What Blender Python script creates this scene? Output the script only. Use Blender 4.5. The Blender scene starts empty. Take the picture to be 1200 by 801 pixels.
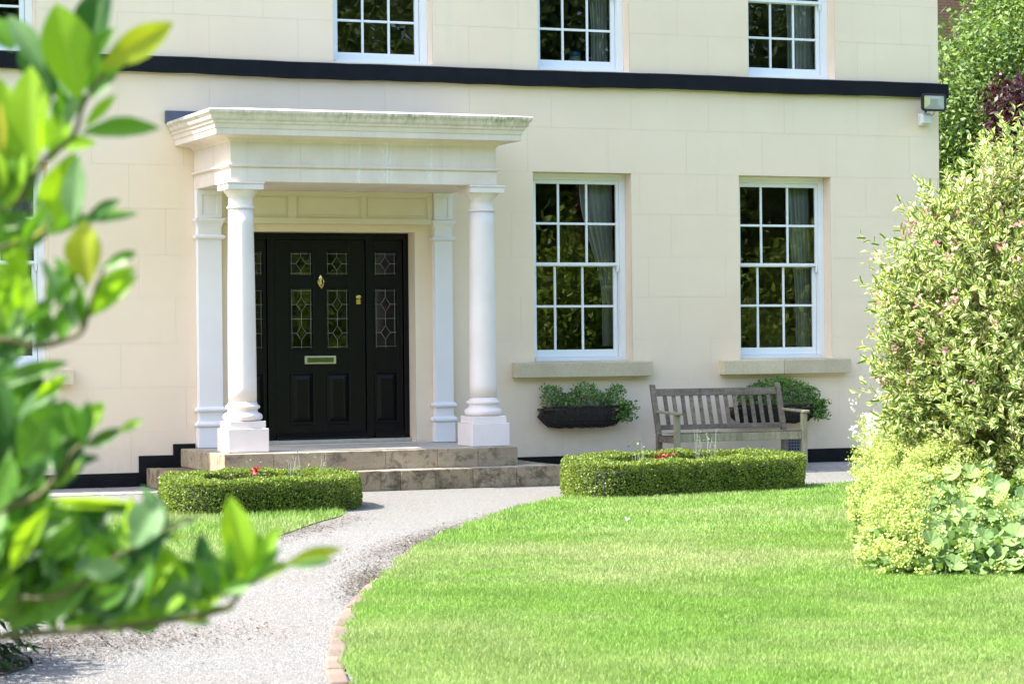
import bpy, bmesh, math, random
import numpy as np
from mathutils import Vector, Matrix
random.seed(7); RNG = np.random.default_rng(11)
S = bpy.context.scene
COL = S.collection
# ------------------------------------------------------------------ camera
F_PX, YAW, PITCH, ROLL, EYE, DIST = 2916.0, 22.35, 0.0138, -0.5607, 1.5, 26.0
_y, _p, _r = [math.radians(a) for a in (YAW, PITCH, ROLL)]
FW = np.array([math.sin(_y)*math.cos(_p), math.cos(_y)*math.cos(_p), math.sin(_p)])
_rt = np.array([math.cos(_y), -math.sin(_y), 0.0]); _up = np.cross(_rt, FW)
RT = _rt*math.cos(_r) + _up*math.sin(_r); UP = -_rt*math.sin(_r) + _up*math.cos(_r)
CAM = np.array([0.0, -DIST, EYE])
cd = bpy.data.cameras.new('camera'); cam = bpy.data.objects.new('camera', cd); COL.objects.link(cam)
cam.matrix_world = Matrix(((RT[0], UP[0], -FW[0], CAM[0]), (RT[1], UP[1], -FW[1], CAM[1]), (RT[2], UP[2], -FW[2], CAM[2]), (0, 0, 0, 1)))
cd.sensor_width = 36.0; cd.lens = F_PX/1200*36.0; cd.clip_start = 0.1; cd.clip_end = 2000
cd.dof.use_dof = True; cd.dof.focus_distance = 27.0; cd.dof.aperture_fstop = 8.2
S.camera = cam
# ------------------------------------------------------------------ sky and sun
W = bpy.data.worlds.new("World"); S.world = W; W.use_nodes = True
SUN_DIR = Vector((-0.75, 0.12, 1.0)).normalized()
el = math.asin(SUN_DIR.z); az = math.atan2(SUN_DIR.x, SUN_DIR.y)
wn = W.node_tree.nodes; bg = wn['Background']; sky = wn.new('ShaderNodeTexSky'); sky.sky_type = 'NISHITA'
sky.sun_disc = False; sky.sun_elevation = el; sky.sun_rotation = az; sky.dust_density = 2.0
W.node_tree.links.new(sky.outputs[0], bg.inputs[0]); bg.inputs[1].default_value = 0.14
sd = bpy.data.lights.new('sun', 'SUN'); sd.energy = 3.4; sd.angle = math.radians(0.53); sd.color = (1.0, 0.95, 0.86)
sun = bpy.data.objects.new('sun', sd); COL.objects.link(sun)
sun.rotation_euler = SUN_DIR.to_track_quat('Z', 'Y').to_euler()
S.view_settings.view_transform = 'Standard'; S.view_settings.look = 'None'
S.view_settings.exposure = 2.16; S.view_settings.gamma = 1.0
S.view_settings.use_curve_mapping = False

# ------------------------------------------------------------------ helpers
def at(px, py, dist):          # a point of the place at a distance along the view axis
    return CAM + (RT*(px-600) - UP*(py-400.5) + FW*F_PX)/F_PX*dist
def ground_at(px, dist, z=0.0):
    p = at(px, 400.5, dist); return np.array([p[0], p[1], z])

WORLD = {}
def reg(o, parent, origin):
    COL.objects.link(o)
    if parent is not None:
        o.parent = parent
    WORLD[o.name] = tuple(origin)
def origin_of(o): return WORLD[o.name] if o is not None else (0, 0, 0)
def empty(name, loc, label, cat, group=None):
    o = bpy.data.objects.new(name, None); o.empty_display_size = 0.2; o.location = loc
    reg(o, None, loc); tag(o, label, cat, group); return o
def tag(o, label=None, cat=None, group=None, kind=None):
    if label: o['label'] = label
    if cat: o['category'] = cat
    if group: o['group'] = group
    if kind: o['kind'] = kind
    return o
def bevel(o, w=0.004, seg=2):
    m = o.modifiers.new('bevel', 'BEVEL'); m.width = w; m.segments = seg; m.limit_method = 'ANGLE'; m.angle_limit = math.radians(40)
    return o
class MB:
    def __init__(s): s.v = []; s.f = []; s.smooth = []
    def add(s, vs, fs, smooth=False):
        n = len(s.v); s.v += [tuple(map(float, a)) for a in vs]; s.f += [tuple(n+i for i in f) for f in fs]; s.smooth += [smooth]*len(fs); return s
    def box(s, x0, x1, y0, y1, z0, z1):
        x0, x1 = min(x0, x1), max(x0, x1); y0, y1 = min(y0, y1), max(y0, y1); z0, z1 = min(z0, z1), max(z0, z1)
        return s.add([(x0,y0,z0),(x1,y0,z0),(x1,y1,z0),(x0,y1,z0),(x0,y0,z1),(x1,y0,z1),(x1,y1,z1),(x0,y1,z1)],
                     [(0,3,2,1),(4,5,6,7),(0,1,5,4),(1,2,6,5),(2,3,7,6),(3,0,4,7)])
    def lathe(s, cx, cy, prof, n=40, smooth=True, caps=True):
        vs = []; fs = []
        for r, z in prof:
            for i in range(n):
                a = 2*math.pi*i/n; vs.append((cx+r*math.cos(a), cy+r*math.sin(a), z))
        m = len(prof)
        for k in range(m-1):
            for i in range(n):
                j = (i+1) % n; fs.append((k*n+i, k*n+j, (k+1)*n+j, (k+1)*n+i))
        s.add(vs, fs, smooth)
        if caps:
            b = len(s.v)-m*n
            s.f.append(tuple(b+i for i in reversed(range(n)))); s.f.append(tuple(b+(m-1)*n+i for i in range(n))); s.smooth += [False, False]
        return s
    def tube(s, pts, rad, n=6, smooth=True):
        pts = [Vector(p) for p in pts]; rs = rad if isinstance(rad, (list, tuple)) else [rad]*len(pts)
        vs = []; fs = []
        for k, p in enumerate(pts):
            d = (pts[min(k+1, len(pts)-1)]-pts[max(k-1, 0)]).normalized()
            a = d.cross(Vector((0.13, 0.27, 0.95)));
            if a.length < 1e-3: a = d.cross(Vector((1, 0, 0)))
            a.normalize(); b = d.cross(a)
            for i in range(n):
                t = 2*math.pi*i/n; vs.append(p+(a*math.cos(t)+b*math.sin(t))*rs[k])
        for k in range(len(pts)-1):
            for i in range(n):
                j = (i+1) % n; fs.append((k*n+i, (k+1)*n+i, (k+1)*n+j, k*n+j))
        m = len(pts)
        fs.append(tuple(range(n))); fs.append(tuple((m-1)*n+i for i in reversed(range(n))))
        return s.add(vs, fs, smooth)
    def mesh(s, name, mat, off=(0, 0, 0)):
        me = bpy.data.meshes.new(name)
        me.from_pydata([(a-off[0], b-off[1], c-off[2]) for a, b, c in s.v], [], s.f)
        me.polygons.foreach_set('use_smooth', s.smooth)
        if mat: me.materials.append(mat)
        me.update(); return me
    def build(s, name, mat, parent=None, bev=0, seg=2):
        off = origin_of(parent); o = bpy.data.objects.new(name, s.mesh(name, mat, off))
        reg(o, parent, off)
        if bev: bevel(o, bev, seg)
        return o
    def build_top(s, name, mat, org, label, cat, group=None, kind=None, bev=0):
        o = bpy.data.objects.new(name, s.mesh(name, mat, org)); o.location = org; reg(o, None, org)
        if kind == 'structure': tag(o, kind=kind)
        else: tag(o, label, cat, group, kind)
        if bev: bevel(o, bev)
        return o
def place(name, me, parent, loc, rot=None, scale=None):
    """a piece that shares its mesh with its look-alikes; loc in world space"""
    o = bpy.data.objects.new(name, me); po = origin_of(parent)
    o.location = (loc[0]-po[0], loc[1]-po[1], loc[2]-po[2])
    if rot is not None: o.rotation_euler = rot
    if scale is not None: o.scale = scale
    reg(o, parent, loc); return o
def np_mesh(name, V, T, uv=None, rnd=None, mat=None, smooth=False, nv=3):
    me = bpy.data.meshes.new(name); nV = len(V); nF = len(T)
    me.vertices.add(nV); me.vertices.foreach_set('co', np.ascontiguousarray(V, np.float32).ravel())
    me.loops.add(nF*nv); me.loops.foreach_set('vertex_index', np.ascontiguousarray(T, np.int32).ravel())
    me.polygons.add(nF); me.polygons.foreach_set('loop_start', np.arange(0, nF*nv, nv, dtype=np.int32))
    me.polygons.foreach_set('loop_total', np.full(nF, nv, np.int32))
    if smooth: me.polygons.foreach_set('use_smooth', np.ones(nF, bool))
    if uv is not None:
        l = me.uv_layers.new(name='UVMap'); l.data.foreach_set('uv', np.ascontiguousarray(uv[T.ravel()], np.float32).ravel())
    if rnd is not None:
        a = me.attributes.new('rnd', 'FLOAT', 'POINT'); a.data.foreach_set('value', np.ascontiguousarray(rnd, np.float32))
    if mat: me.materials.append(mat)
    me.update(); me.validate(); return me
def unit(a): return a/np.maximum(np.linalg.norm(a, axis=-1, keepdims=True), 1e-9)
def leaf_mesh(name, P, D, N, L, Wd, mat, fold=0.25, droop=0.12, simple=False):
    n = len(P); D = unit(D); Sd = unit(np.cross(N, D)); N2 = np.cross(D, Sd)
    L = np.broadcast_to(L, (n,))[:, None]; Wd = np.broadcast_to(Wd, (n,))[:, None]
    if simple:
        tpl = [(0, 0, 0), (.5, .5, 0), (1, 0, 0), (.5, -.5, 0)]; tri = [(0, 1, 2), (0, 2, 3)]
    else:
        tpl = [(0, 0, 0), (.42, .5, fold), (.45, 0, 0), (.42, -.5, fold), (1, 0, -droop)]; tri = [(0, 2, 1), (0, 3, 2), (1, 2, 4), (2, 3, 4)]
    k = len(tpl); V = np.zeros((n, k, 3)); uv = np.zeros((n, k, 2))
    for i, (u, v, h) in enumerate(tpl):
        V[:, i] = P + D*L*u + Sd*Wd*v + N2*Wd*h; uv[:, i] = (u, v+.5)
    T = (np.arange(n)[:, None, None]*k + np.array(tri)[None]).reshape(-1, 3)
    rnd = np.repeat(RNG.random(n), k)
    return np_mesh(name, V.reshape(-1, 3), T, uv.reshape(-1, 2), rnd, mat)
def obj_from(name, me, parent=None, loc=(0, 0, 0)):
    o = bpy.data.objects.new(name, me); o.location = loc if parent is None else (0, 0, 0)
    reg(o, parent, loc if parent is None else origin_of(parent)); return o
def rand_dirs(n):
    return unit(RNG.normal(size=(n, 3)))

# ------------------------------------------------------------------ materials
class NT:
    def __init__(s, name):
        s.m = bpy.data.materials.new(name); s.m.use_nodes = True; s.t = s.m.node_tree; s.n = s.t.nodes
        s.b = s.n['Principled BSDF']; s.out = s.n['Material Output']; s.tc = s.n.new('ShaderNodeTexCoord')
    def link(s, a, b): s.t.links.new(a, b)
    def noise(s, scale, detail=4, rough=.55, coord='Object', stretch=None, dist=0):
        t = s.n.new('ShaderNodeTexNoise'); t.inputs['Scale'].default_value = scale; t.inputs['Detail'].default_value = detail
        t.inputs['Roughness'].default_value = rough; t.inputs['Distortion'].default_value = dist
        src = s.tc.outputs[coord]
        if stretch:
            mp = s.n.new('ShaderNodeMapping'); mp.inputs['Scale'].default_value = stretch; s.link(src, mp.inputs[0]); src = mp.outputs[0]
        s.link(src, t.inputs['Vector']); return t.outputs['Fac']
    def ramp(s, fac, stops):
        r = s.n.new('ShaderNodeValToRGB'); e = r.color_ramp.elements
        while len(e) < len(stops): e.new(0.5)
        for i, (p, c) in enumerate(stops):
            e[i].position = p; e[i].color = (*c, 1) if len(c) == 3 else c
        s.link(fac, r.inputs[0]); return r.outputs[0]
    def mix(s, fac, a, b, mode='MIX'):
        m = s.n.new('ShaderNodeMix'); m.data_type = 'RGBA'; m.blend_type = mode
        for sock, v in ((m.inputs[0], fac), (m.inputs[6], a), (m.inputs[7], b)):
            if isinstance(v, (int, float)): sock.default_value = v
            elif isinstance(v, tuple): sock.default_value = (*v, 1) if len(v) == 3 else v
            else: s.link(v, sock)
        return m.outputs[2]
    def math(s, op, a, b=0.0, c=None):
        m = s.n.new('ShaderNodeMath'); m.operation = op
        for i, v in enumerate((a, b) if c is None else (a, b, c)):
            if isinstance(v, (int, float)): m.inputs[i].default_value = v
            else: s.link(v, m.inputs[i])
        return m.outputs[0]
    def bump(s, h, strength=.3, dist=.01):
        b = s.n.new('ShaderNodeBump'); b.inputs['Strength'].default_value = strength; b.inputs['Distance'].default_value = dist
        s.link(h, b.inputs['Height']); s.link(b.outputs[0], s.b.inputs['Normal']); return b.outputs[0]
    def base(s, c):
        if isinstance(c, tuple): s.b.inputs['Base Color'].default_value = (*c, 1)
        else: s.link(c, s.b.inputs['Base Color'])
    def rough(s, r):
        if isinstance(r, (int, float)): s.b.inputs['Roughness'].default_value = r
        else: s.link(r, s.b.inputs['Roughness'])
    def sep(s, coord='Object'):
        x = s.n.new('ShaderNodeSeparateXYZ'); s.link(s.tc.outputs[coord], x.inputs[0]); return x.outputs
    def objrand(s):
        return s.n.new('ShaderNodeObjectInfo').outputs['Random']
    def attr(s, name='rnd'):
        a = s.n.new('ShaderNodeAttribute'); a.attribute_name = name; return a.outputs['Fac']
    def translucent(s, col, fac, rough=None):
        tr = s.n.new('ShaderNodeBsdfTranslucent'); mx = s.n.new('ShaderNodeMixShader'); mx.inputs[0].default_value = fac
        if isinstance(col, tuple): tr.inputs[0].default_value = (*col, 1)
        else: s.link(col, tr.inputs[0])
        s.link(s.b.outputs[0], mx.inputs[1]); s.link(tr.outputs[0], mx.inputs[2]); s.link(mx.outputs[0], s.out.inputs[0])

def simple(name, c1, c2=None, rough=.6, nscale=3, bump=0, bscale=60, bdist=.004, metallic=0, coat=0, spec=None, objvar=0):
    k = NT(name); col = c1
    if c2 is not None: col = k.ramp(k.noise(nscale), [(.3, c1), (.7, c2)])
    if objvar:
        r = k.math('MULTIPLY_ADD', k.objrand(), objvar*2, 1-objvar)
        cc = k.n.new('ShaderNodeCombineColor');
        for i in range(3): k.link(r, cc.inputs[i])
        col = k.mix(1.0, col, cc.outputs[0], 'MULTIPLY')
    k.base(col); k.rough(rough); k.b.inputs['Metallic'].default_value = metallic
    if coat: k.b.inputs['Coat Weight'].default_value = coat; k.b.inputs['Coat Roughness'].default_value = .08
    if spec is not None: k.b.inputs['Specular IOR Level'].default_value = spec
    if bump: k.bump(k.noise(bscale, 6, .6), bump, bdist)
    return k.m

def m_render():                                  # cream painted stucco
    k = NT('cream_painted_render')
    big = k.noise(.7, 5, .6); col = k.ramp(big, [(.3, (.815, .64, .47)), (.7, (.865, .70, .53))])
    st = k.noise(1.0, 5, .6, stretch=(5, 5, .5)); col = k.mix(k.ramp(st, [(.55, (0, 0, 0)), (.8, (.35, .35, .35))]), col, (.66, .60, .47))
    grime = k.noise(9, 6, .7); col = k.mix(k.ramp(grime, [(.62, (0, 0, 0)), (.8, (.3, .3, .3))]), col, (.60, .54, .42))
    z = k.sep()[2]; low = k.math('MINIMUM', k.math('MAXIMUM', k.math('MULTIPLY', k.math('SUBTRACT', .62, z), 2.2), 0.0), 1.0)      # rain splash stains above the plinth
    col = k.mix(k.math('MULTIPLY', low, k.ramp(k.noise(3.5, 6, .7), [(.35, (.08, .08, .08)), (.7, (.55, .55, .55))])), col, (.50, .44, .34))
    k.base(col); k.rough(.75)
    h = k.math('ADD', k.math('MULTIPLY', k.noise(2.5, 3, .5), 1.0), k.math('MULTIPLY', k.noise(90, 4, .7), .12))
    k.bump(h, .35, .012); return k.m
def m_portico():                                 # off white painted stone with streaks, algae on the cornice
    k = NT('weathered_white_painted_stone')
    col = k.ramp(k.noise(2.2, 6, .65), [(.3, (.68, .565, .49)), (.72, (.80, .68, .61))])
    streak = k.noise(1.0, 6, .7, stretch=(14, 14, .9))
    col = k.mix(k.ramp(streak, [(.52, (0, 0, 0)), (.75, (.5, .5, .5))]), col, (.52, .51, .45))
    z = k.sep()
    up = k.math('MULTIPLY', k.math('SUBTRACT', z[2], 3.72-.404), 7.0)       # 0 at the fascia, 1 at the top lip
    al = k.math('MULTIPLY', k.ramp(k.noise(1.0, 5, .75, stretch=(22, 22, 2.0)), [(.40, (0, 0, 0)), (.62, (1, 1, 1))]), k.math('MINIMUM', k.math('MAXIMUM', up, 0), 1))
    al = k.math('MULTIPLY', al, k.ramp(k.noise(1.3, 3, .6), [(.35, (.15, .15, .15)), (.65, (1, 1, 1))]))
    col = k.mix(al, col, (.17, .18, .07))
    lime = k.ramp(k.noise(1.0, 5, .75, stretch=(11, 11, 1.6)), [(.70, (0, 0, 0)), (.76, (.8, .8, .8))])
    col = k.mix(lime, col, (.86, .87, .88))
    for sx, sw in ((8.72-8.47, .12), (9.19-8.47, .05), (8.40-8.47, .04)):      # lime runs below the seams of the facing
        g_ = k.math('SUBTRACT', 1.0, k.math('DIVIDE', k.math('ABSOLUTE', k.math('SUBTRACT', z[0], sx)), sw))
        n_ = k.math('MULTIPLY', k.math('MAXIMUM', g_, 0.0), k.ramp(k.noise(1.0, 6, .8, stretch=(48, 40, 11), dist=.8), [(.46, (0, 0, 0)), (.62, (1.0, 1.0, 1.0))]))
        n_ = k.math('MINIMUM', k.math('MULTIPLY', n_, k.math('LESS_THAN', z[2], 3.60-.404)), 1.0)
        col = k.mix(n_, col, (.86, .83, .82))
    k.base(col); k.rough(.65); k.bump(k.noise(55, 6, .7), .25, .004); return k.m
def m_column():
    k = NT('painted_stone_column')
    col = k.ramp(k.noise(2.6, 6, .6), [(.3, (.735, .64, .61)), (.7, (.815, .72, .69))])
    col = k.mix(k.ramp(k.noise(14, 5, .7), [(.6, (0, 0, 0)), (.85, (.35, .35, .35))]), col, (.60, .58, .54))
    k.base(col); k.rough(.55); k.bump(k.noise(40, 5, .7), .2, .003); return k.m
def m_sandstone(name, c1, c2, dark, dk=.5, moss=0):
    k = NT(name)
    col = k.ramp(k.noise(3.2, 6, .65), [(.3, c1), (.7, c2)])
    col = k.mix(k.ramp(k.noise(7.5, 8, .75, dist=.4), [(dk, (0, 0, 0)), (dk+.13, (.85, .85, .85))]), col, dark)
    col = k.mix(k.ramp(k.noise(60, 3, .6), [(.45, (0, 0, 0)), (.8, (.35, .35, .35))]), col, (.12, .11, .09))
    if moss: col = k.mix(k.ramp(k.noise(6, 6, .7), [(.58, (0, 0, 0)), (.7, (.6, .6, .6))]), col, (.16, .18, .07))
    r = k.math('MULTIPLY_ADD', k.objrand(), .3, .85); cc = k.n.new('ShaderNodeCombineColor')
    for i in range(3): k.link(r, cc.inputs[i])
    col = k.mix(1.0, col, cc.outputs[0], 'MULTIPLY')
    k.base(col); k.rough(.85); k.bump(k.noise(28, 8, .72), .6, .008); return k.m
def m_glass(name, ior=1.9, tint=(.90, .94, .92), bend=.008):
    k = NT(name); k.n.remove(k.b)
    tr = k.n.new('ShaderNodeBsdfTransparent'); tr.inputs[0].default_value = (*tint, 1)
    gl = k.n.new('ShaderNodeBsdfGlossy'); gl.inputs['Roughness'].default_value = 0.0
    fr = k.n.new('ShaderNodeFresnel'); fr.inputs[0].default_value = ior
    b = k.n.new('ShaderNodeBump'); b.inputs['Strength'].default_value = bend; b.inputs['Distance'].default_value = .05
    k.link(k.noise(3.5, 2, .5), b.inputs['Height']); k.link(b.outputs[0], gl.inputs['Normal'])
    mx = k.n.new('ShaderNodeMixShader'); k.link(fr.outputs[0], mx.inputs[0]); k.link(tr.outputs[0], mx.inputs[1]); k.link(gl.outputs[0], mx.inputs[2])
    k.link(mx.outputs[0], k.out.inputs[0]); return k.m
def m_leaf(name, c1, c2, rough=.4, trans=.35, tcol=None, margin=None, spec=.5, mlo=.22):
    k = NT(name); r = k.attr()
    col = k.ramp(r, [(0, c1), (1, c2)])
    if margin:
        uvn = k.n.new('ShaderNodeSeparateXYZ'); k.link(k.tc.outputs['UV'], uvn.inputs[0])
        d = k.math('ABSOLUTE', k.math('SUBTRACT', uvn.outputs[1], .5))
        col = k.mix(k.math('GREATER_THAN', d, mlo), col, margin)
    k.base(col); k.rough(rough); k.b.inputs['Specular IOR Level'].default_value = spec
    t = col if tcol is None else k.mix(1.0, col, tcol, 'MULTIPLY')
    k.translucent(t, trans); return k.m
def m_big_leaf(name, c1, c2, vein, trans=.4, tmul=(1.6, 1.5, .5)):
    k = NT(name)
    uvn = k.n.new('ShaderNodeSeparateXYZ'); k.link(k.tc.outputs['UV'], uvn.inputs[0])
    d = k.math('ABSOLUTE', k.math('SUBTRACT', uvn.outputs[1], .5))
    col = k.mix(k.objrand(), c1, c2)
    col = k.mix(k.ramp(k.noise(14, 4, .6), [(.4, (0, 0, 0)), (.75, (.45, .45, .45))]), col, c2)
    w = k.n.new('ShaderNodeTexWave'); w.inputs['Scale'].default_value = 3.0; w.inputs['Distortion'].default_value = 1.0
    mp = k.n.new('ShaderNodeMapping'); k.link(k.tc.outputs['UV'], mp.inputs[0]); mp.inputs['Scale'].default_value = (1, 0, 0); 
    add = k.math('ADD', uvn.outputs[0], k.math('MULTIPLY', d, -.8)); cx = k.n.new('ShaderNodeCombineXYZ'); k.link(add, cx.inputs[0])
    k.link(cx.outputs[0], w.inputs['Vector'])
    col = k.mix(k.math('MULTIPLY', k.math('GREATER_THAN', w.outputs['Fac'], .9), .35), col, vein)
    col = k.mix(k.math('LESS_THAN', d, .02), col, vein)
    k.base(col); k.rough(.42); k.b.inputs['Specular IOR Level'].default_value = .35
    k.translucent(k.mix(1.0, col, tmul, 'MULTIPLY'), trans); return k.m

M = {}
M['render'] = m_render(); M['portico'] = m_portico(); M['column'] = m_column()
M['joint'] = simple('scribed_joint', (.66, .58, .45), (.72, .64, .51), .85, 5)
M['trim_cream'] = simple('cream_gloss_paint', (.72, .62, .46), (.76, .66, .51), .45, 2, .1, 40)
M['pilaster'] = simple('white_painted_timber', (.78, .74, .74), (.82, .78, .78), .4, 2, .08, 30)
M['band'] = simple('black_band_paint', (.005, .006, .009), (.009, .010, .014), .6, 6, .5, 25, .006, spec=.15)
M['plinth_black'] = simple('black_masonry_paint', (.005, .005, .006), (.010, .010, .012), .65, 5, .9, 12, .02, spec=.15)
M['white'] = simple('white_window_paint', (.80, .81, .82), (.84, .84, .84), .35, 3)
M['black_door'] = simple('black_gloss_door_paint', (.003, .0032, .004), None, .30, spec=.22)
M['brass'] = simple('polished_brass', (.78, .56, .22), None, .22, metallic=1)
M['chrome'] = simple('bright_nickel', (.62, .61, .56), None, .3, metallic=1)
M['lead'] = simple('lead_came', (.30, .32, .30), None, .45, metallic=.3)
M['flashing'] = simple('lead_flashing', (.07, .085, .12), (.10, .115, .15), .6, 8, .4, 20)
M['sill'] = m_sandstone('sandstone_sill', (.56, .46, .30), (.66, .56, .39), (.42, .35, .22), .58)
M['step'] = m_sandstone('sandstone_step', (.28, .215, .14), (.40, .32, .22), (.12, .092, .058), .50, 1)
M['step_low'] = m_sandstone('stained_sandstone_step', (.26, .19, .115), (.36, .28, .175), (.062, .046, .028), .45, 1)
M['tread'] = m_sandstone('worn_stone_tread', (.36, .33, .28), (.46, .42, .36), (.24, .21, .17), .58)
M['paving'] = m_sandstone('old_paving', (.26, .245, .225), (.34, .32, .29), (.13, .12, .11), .5)
M['kerb'] = m_sandstone('kerb_brick', (.125, .085, .065), (.20, .15, .115), (.07, .05, .035), .56, 1)
M['glass'] = m_glass('window_glass', 1.75); M['glass_lead'] = m_glass('leaded_glass', 1.6, (.62, .68, .62), .05)
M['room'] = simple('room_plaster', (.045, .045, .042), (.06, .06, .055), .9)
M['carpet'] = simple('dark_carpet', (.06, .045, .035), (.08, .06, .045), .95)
M['slate'] = simple('roof_slate', (.06, .065, .075), (.10, .10, .11), .6, 4, .6, 10, .02)
M['brick'] = simple('red_brown_brick', (.22, .10, .065), (.30, .15, .095), .85, 20, .5, 60, objvar=.2)
M['mortar'] = simple('lime_mortar', (.40, .36, .30), (.46, .42, .36), .95, 10)
M['iron'] = simple('black_iron', (.012, .012, .012), None, .5)
M['coir'] = simple('dark_coir_liner', (.012, .009, .007), (.04, .03, .02), .95, 30, 1.0, 90, .02)
M['plastic_white'] = simple('white_plastic', (.66, .66, .66), None, .4)
M['vent'] = simple('grey_cast_vent', (.10, .11, .13), (.15, .16, .18), .6, 9)
M['vent_hole'] = simple('vent_hole', (.006, .006, .006), None, .9)
M['soil'] = simple('garden_soil', (.045, .032, .022), (.09, .065, .045), .95, 12, 1.0, 40, .03)
M['bark'] = simple('tree_bark', (.10, .08, .06), (.18, .15, .12), .9, 8, 1.0, 18, .03)
M['twig'] = simple('shrub_twig', (.16, .13, .06), (.24, .19, .08), .7, 12)
def m_bench():
    k = NT('weathered_grey_teak')
    g = k.noise(1.0, 6, .7, stretch=(40, 40, 3.0)); g2 = k.noise(1.0, 6, .7, stretch=(3.0, 40, 40))
    col = k.ramp(k.math('MULTIPLY', k.math('ADD', g, g2), .5), [(.38, (.08, .06, .042)), (.6, (.22, .18, .13))])
    col = k.mix(k.ramp(k.noise(4, 6, .7), [(.55, (0, 0, 0)), (.75, (.5, .5, .5))]), col, (.30, .285, .24))
    r = k.math('MULTIPLY_ADD', k.objrand(), .5, .8); cc = k.n.new('ShaderNodeCombineColor')
    for i in range(3): k.link(r, cc.inputs[i])
    k.base(k.mix(1.0, col, cc.outputs[0], 'MULTIPLY')); k.rough(.8); k.bump(g, .5, .004); return k.m
M['teak'] = m_bench()
def m_teak_pale():  # paler, yellower teak of the front legs, armrests and front rail
    k = NT('pale_yellowish_teak')
    g = k.noise(1.0, 6, .7, stretch=(30, 30, 3.0))
    col = k.ramp(g, [(.35, (.20, .185, .10)), (.65, (.36, .34, .22))])
    col = k.mix(k.ramp(k.noise(5, 6, .7), [(.5, (0, 0, 0)), (.7, (.7, .7, .7))]), col, (.16, .14, .085))
    k.base(col); k.rough(.8); k.bump(g, .5, .004); return k.m
M['teak_pale'] = m_teak_pale()
def m_gravel():
    k = NT('pale_gravel')
    v = k.n.new('ShaderNodeTexVoronoi'); v.inputs['Scale'].default_value = 120; k.link(k.tc.outputs['Object'], v.inputs['Vector'])
    sx = k.n.new('ShaderNodeSeparateXYZ'); k.link(v.outputs['Color'], sx.inputs[0])
    col = k.ramp(sx.outputs[0], [(0, (.11, .108, .10)), (.35, (.205, .20, .187)), (1, (.295, .29, .272))])
    patch = k.ramp(k.noise(.8, 6, .65), [(.42, (0, 0, 0)), (.68, (.55, .55, .55))])
    col = k.mix(patch, col, (.22, .185, .155))
    fine = k.ramp(k.noise(24, 5, .8), [(.35, (.62, .62, .62)), (.65, (1, 1, 1))])
    col = k.mix(1.0, col, fine, 'MULTIPLY')
    k.base(col); k.rough(.95); k.bump(v.outputs['Distance'], .8, .012); return k.m
M['gravel'] = m_gravel()
def m_stone():
    k = NT('loose_gravel_stone'); k.base(k.ramp(k.attr(), [(0, (.07, .066, .06)), (.3, (.19, .18, .17)), (1, (.36, .35, .33))])); k.rough(.9); return k.m
M['stone'] = m_stone()
def m_lawn_ground():
    k = NT('lawn_ground'); k.base(k.ramp(k.noise(3, 6, .7), [(.35, (.075, .15, .022)), (.7, (.12, .19, .035))])); k.rough(.95); return k.m
M['lawn'] = m_lawn_ground()
def m_grass():
    k = NT('grass_blades')
    dry = k.ramp(k.noise(.34, 5, .62), [(.43, (0, 0, 0)), (.72, (.85, .85, .85))])
    col = k.ramp(k.attr(), [(0, (.135, .265, .040)), (.5, (.20, .345, .055)), (1, (.28, .42, .09))])
    dcol = k.ramp(k.attr(), [(0, (.33, .385, .13)), (1, (.60, .52, .34))])
    col = k.mix(dry, col, dcol)
    dk = k.ramp(k.noise(1.7, 4, .6), [(.35, (.82, .82, .82)), (.65, (1.08, 1.08, 1.08))]); col = k.mix(1.0, col, dk, 'MULTIPLY')
    k.base(col); k.rough(.5); k.b.inputs['Specular IOR Level'].default_value = .4
    k.translucent(col, .4); return k.m
M['grass'] = m_grass()
M['field'] = simple('far_grass', (.06, .12, .02), (.09, .15, .03), .95, .2)
M['box_leaf'] = m_leaf('box_hedge_leaf', (.05, .10, .018), (.30, .38, .07), .42, .36, (1.3, 1.3, .6), spec=.45)
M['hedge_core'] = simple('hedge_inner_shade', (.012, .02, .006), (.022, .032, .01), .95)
M['weigela_leaf'] = m_leaf('variegated_leaf', (.08, .17, .03), (.19, .29, .06), .5, .40, (1.2, 1.2, .75), (.62, .61, .31), mlo=.20, spec=.3)
M['weigela_flower'] = m_leaf('pink_blossom', (.62, .22, .27), (.78, .50, .50), .6, .4)
M['lime_flower'] = m_leaf('lime_flower_froth', (.31, .39, .08), (.58, .64, .23), .7, .38, spec=.1)
M['mantle_leaf'] = m_leaf('ladys_mantle_leaf', (.09, .18, .045), (.23, .34, .11), .5, .35, (1.1, 1.2, .6))
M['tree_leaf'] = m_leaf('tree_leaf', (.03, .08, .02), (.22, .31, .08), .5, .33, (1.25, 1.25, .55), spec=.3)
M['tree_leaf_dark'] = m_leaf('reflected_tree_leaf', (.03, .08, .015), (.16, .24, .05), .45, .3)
M['reflect_leaf'] = m_leaf('yellowish_shrub_leaf', (.015, .05, .01), (.42, .56, .08), .4, .4, (1.2, 1.2, .5))
M['maroon_leaf'] = m_leaf('maroon_leaf', (.025, .006, .010), (.07, .014, .02), .4, .3)
M['basket_leaf'] = m_leaf('basket_plant_leaf', (.03, .11, .015), (.24, .42, .08), .45, .35)
M['basket_pale'] = m_leaf('small_pale_petal', (.40, .30, .32), (.60, .52, .55), .6, .3)
M['red_petal'] = simple('red_petal', (.55, .03, .04), None, .6)
M['white_petal'] = m_leaf('white_petal', (.66, .66, .60), (.80, .80, .74), .6, .3)
M['silver_stem'] = simple('silver_stem', (.20, .21, .19), (.28, .30, .27), .7)
M['leaf_bright'] = m_big_leaf('bright_leaf', (.20, .40, .02), (.30, .48, .03), (.34, .50, .10), .55, (1.3, 1.25, .35))
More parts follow.
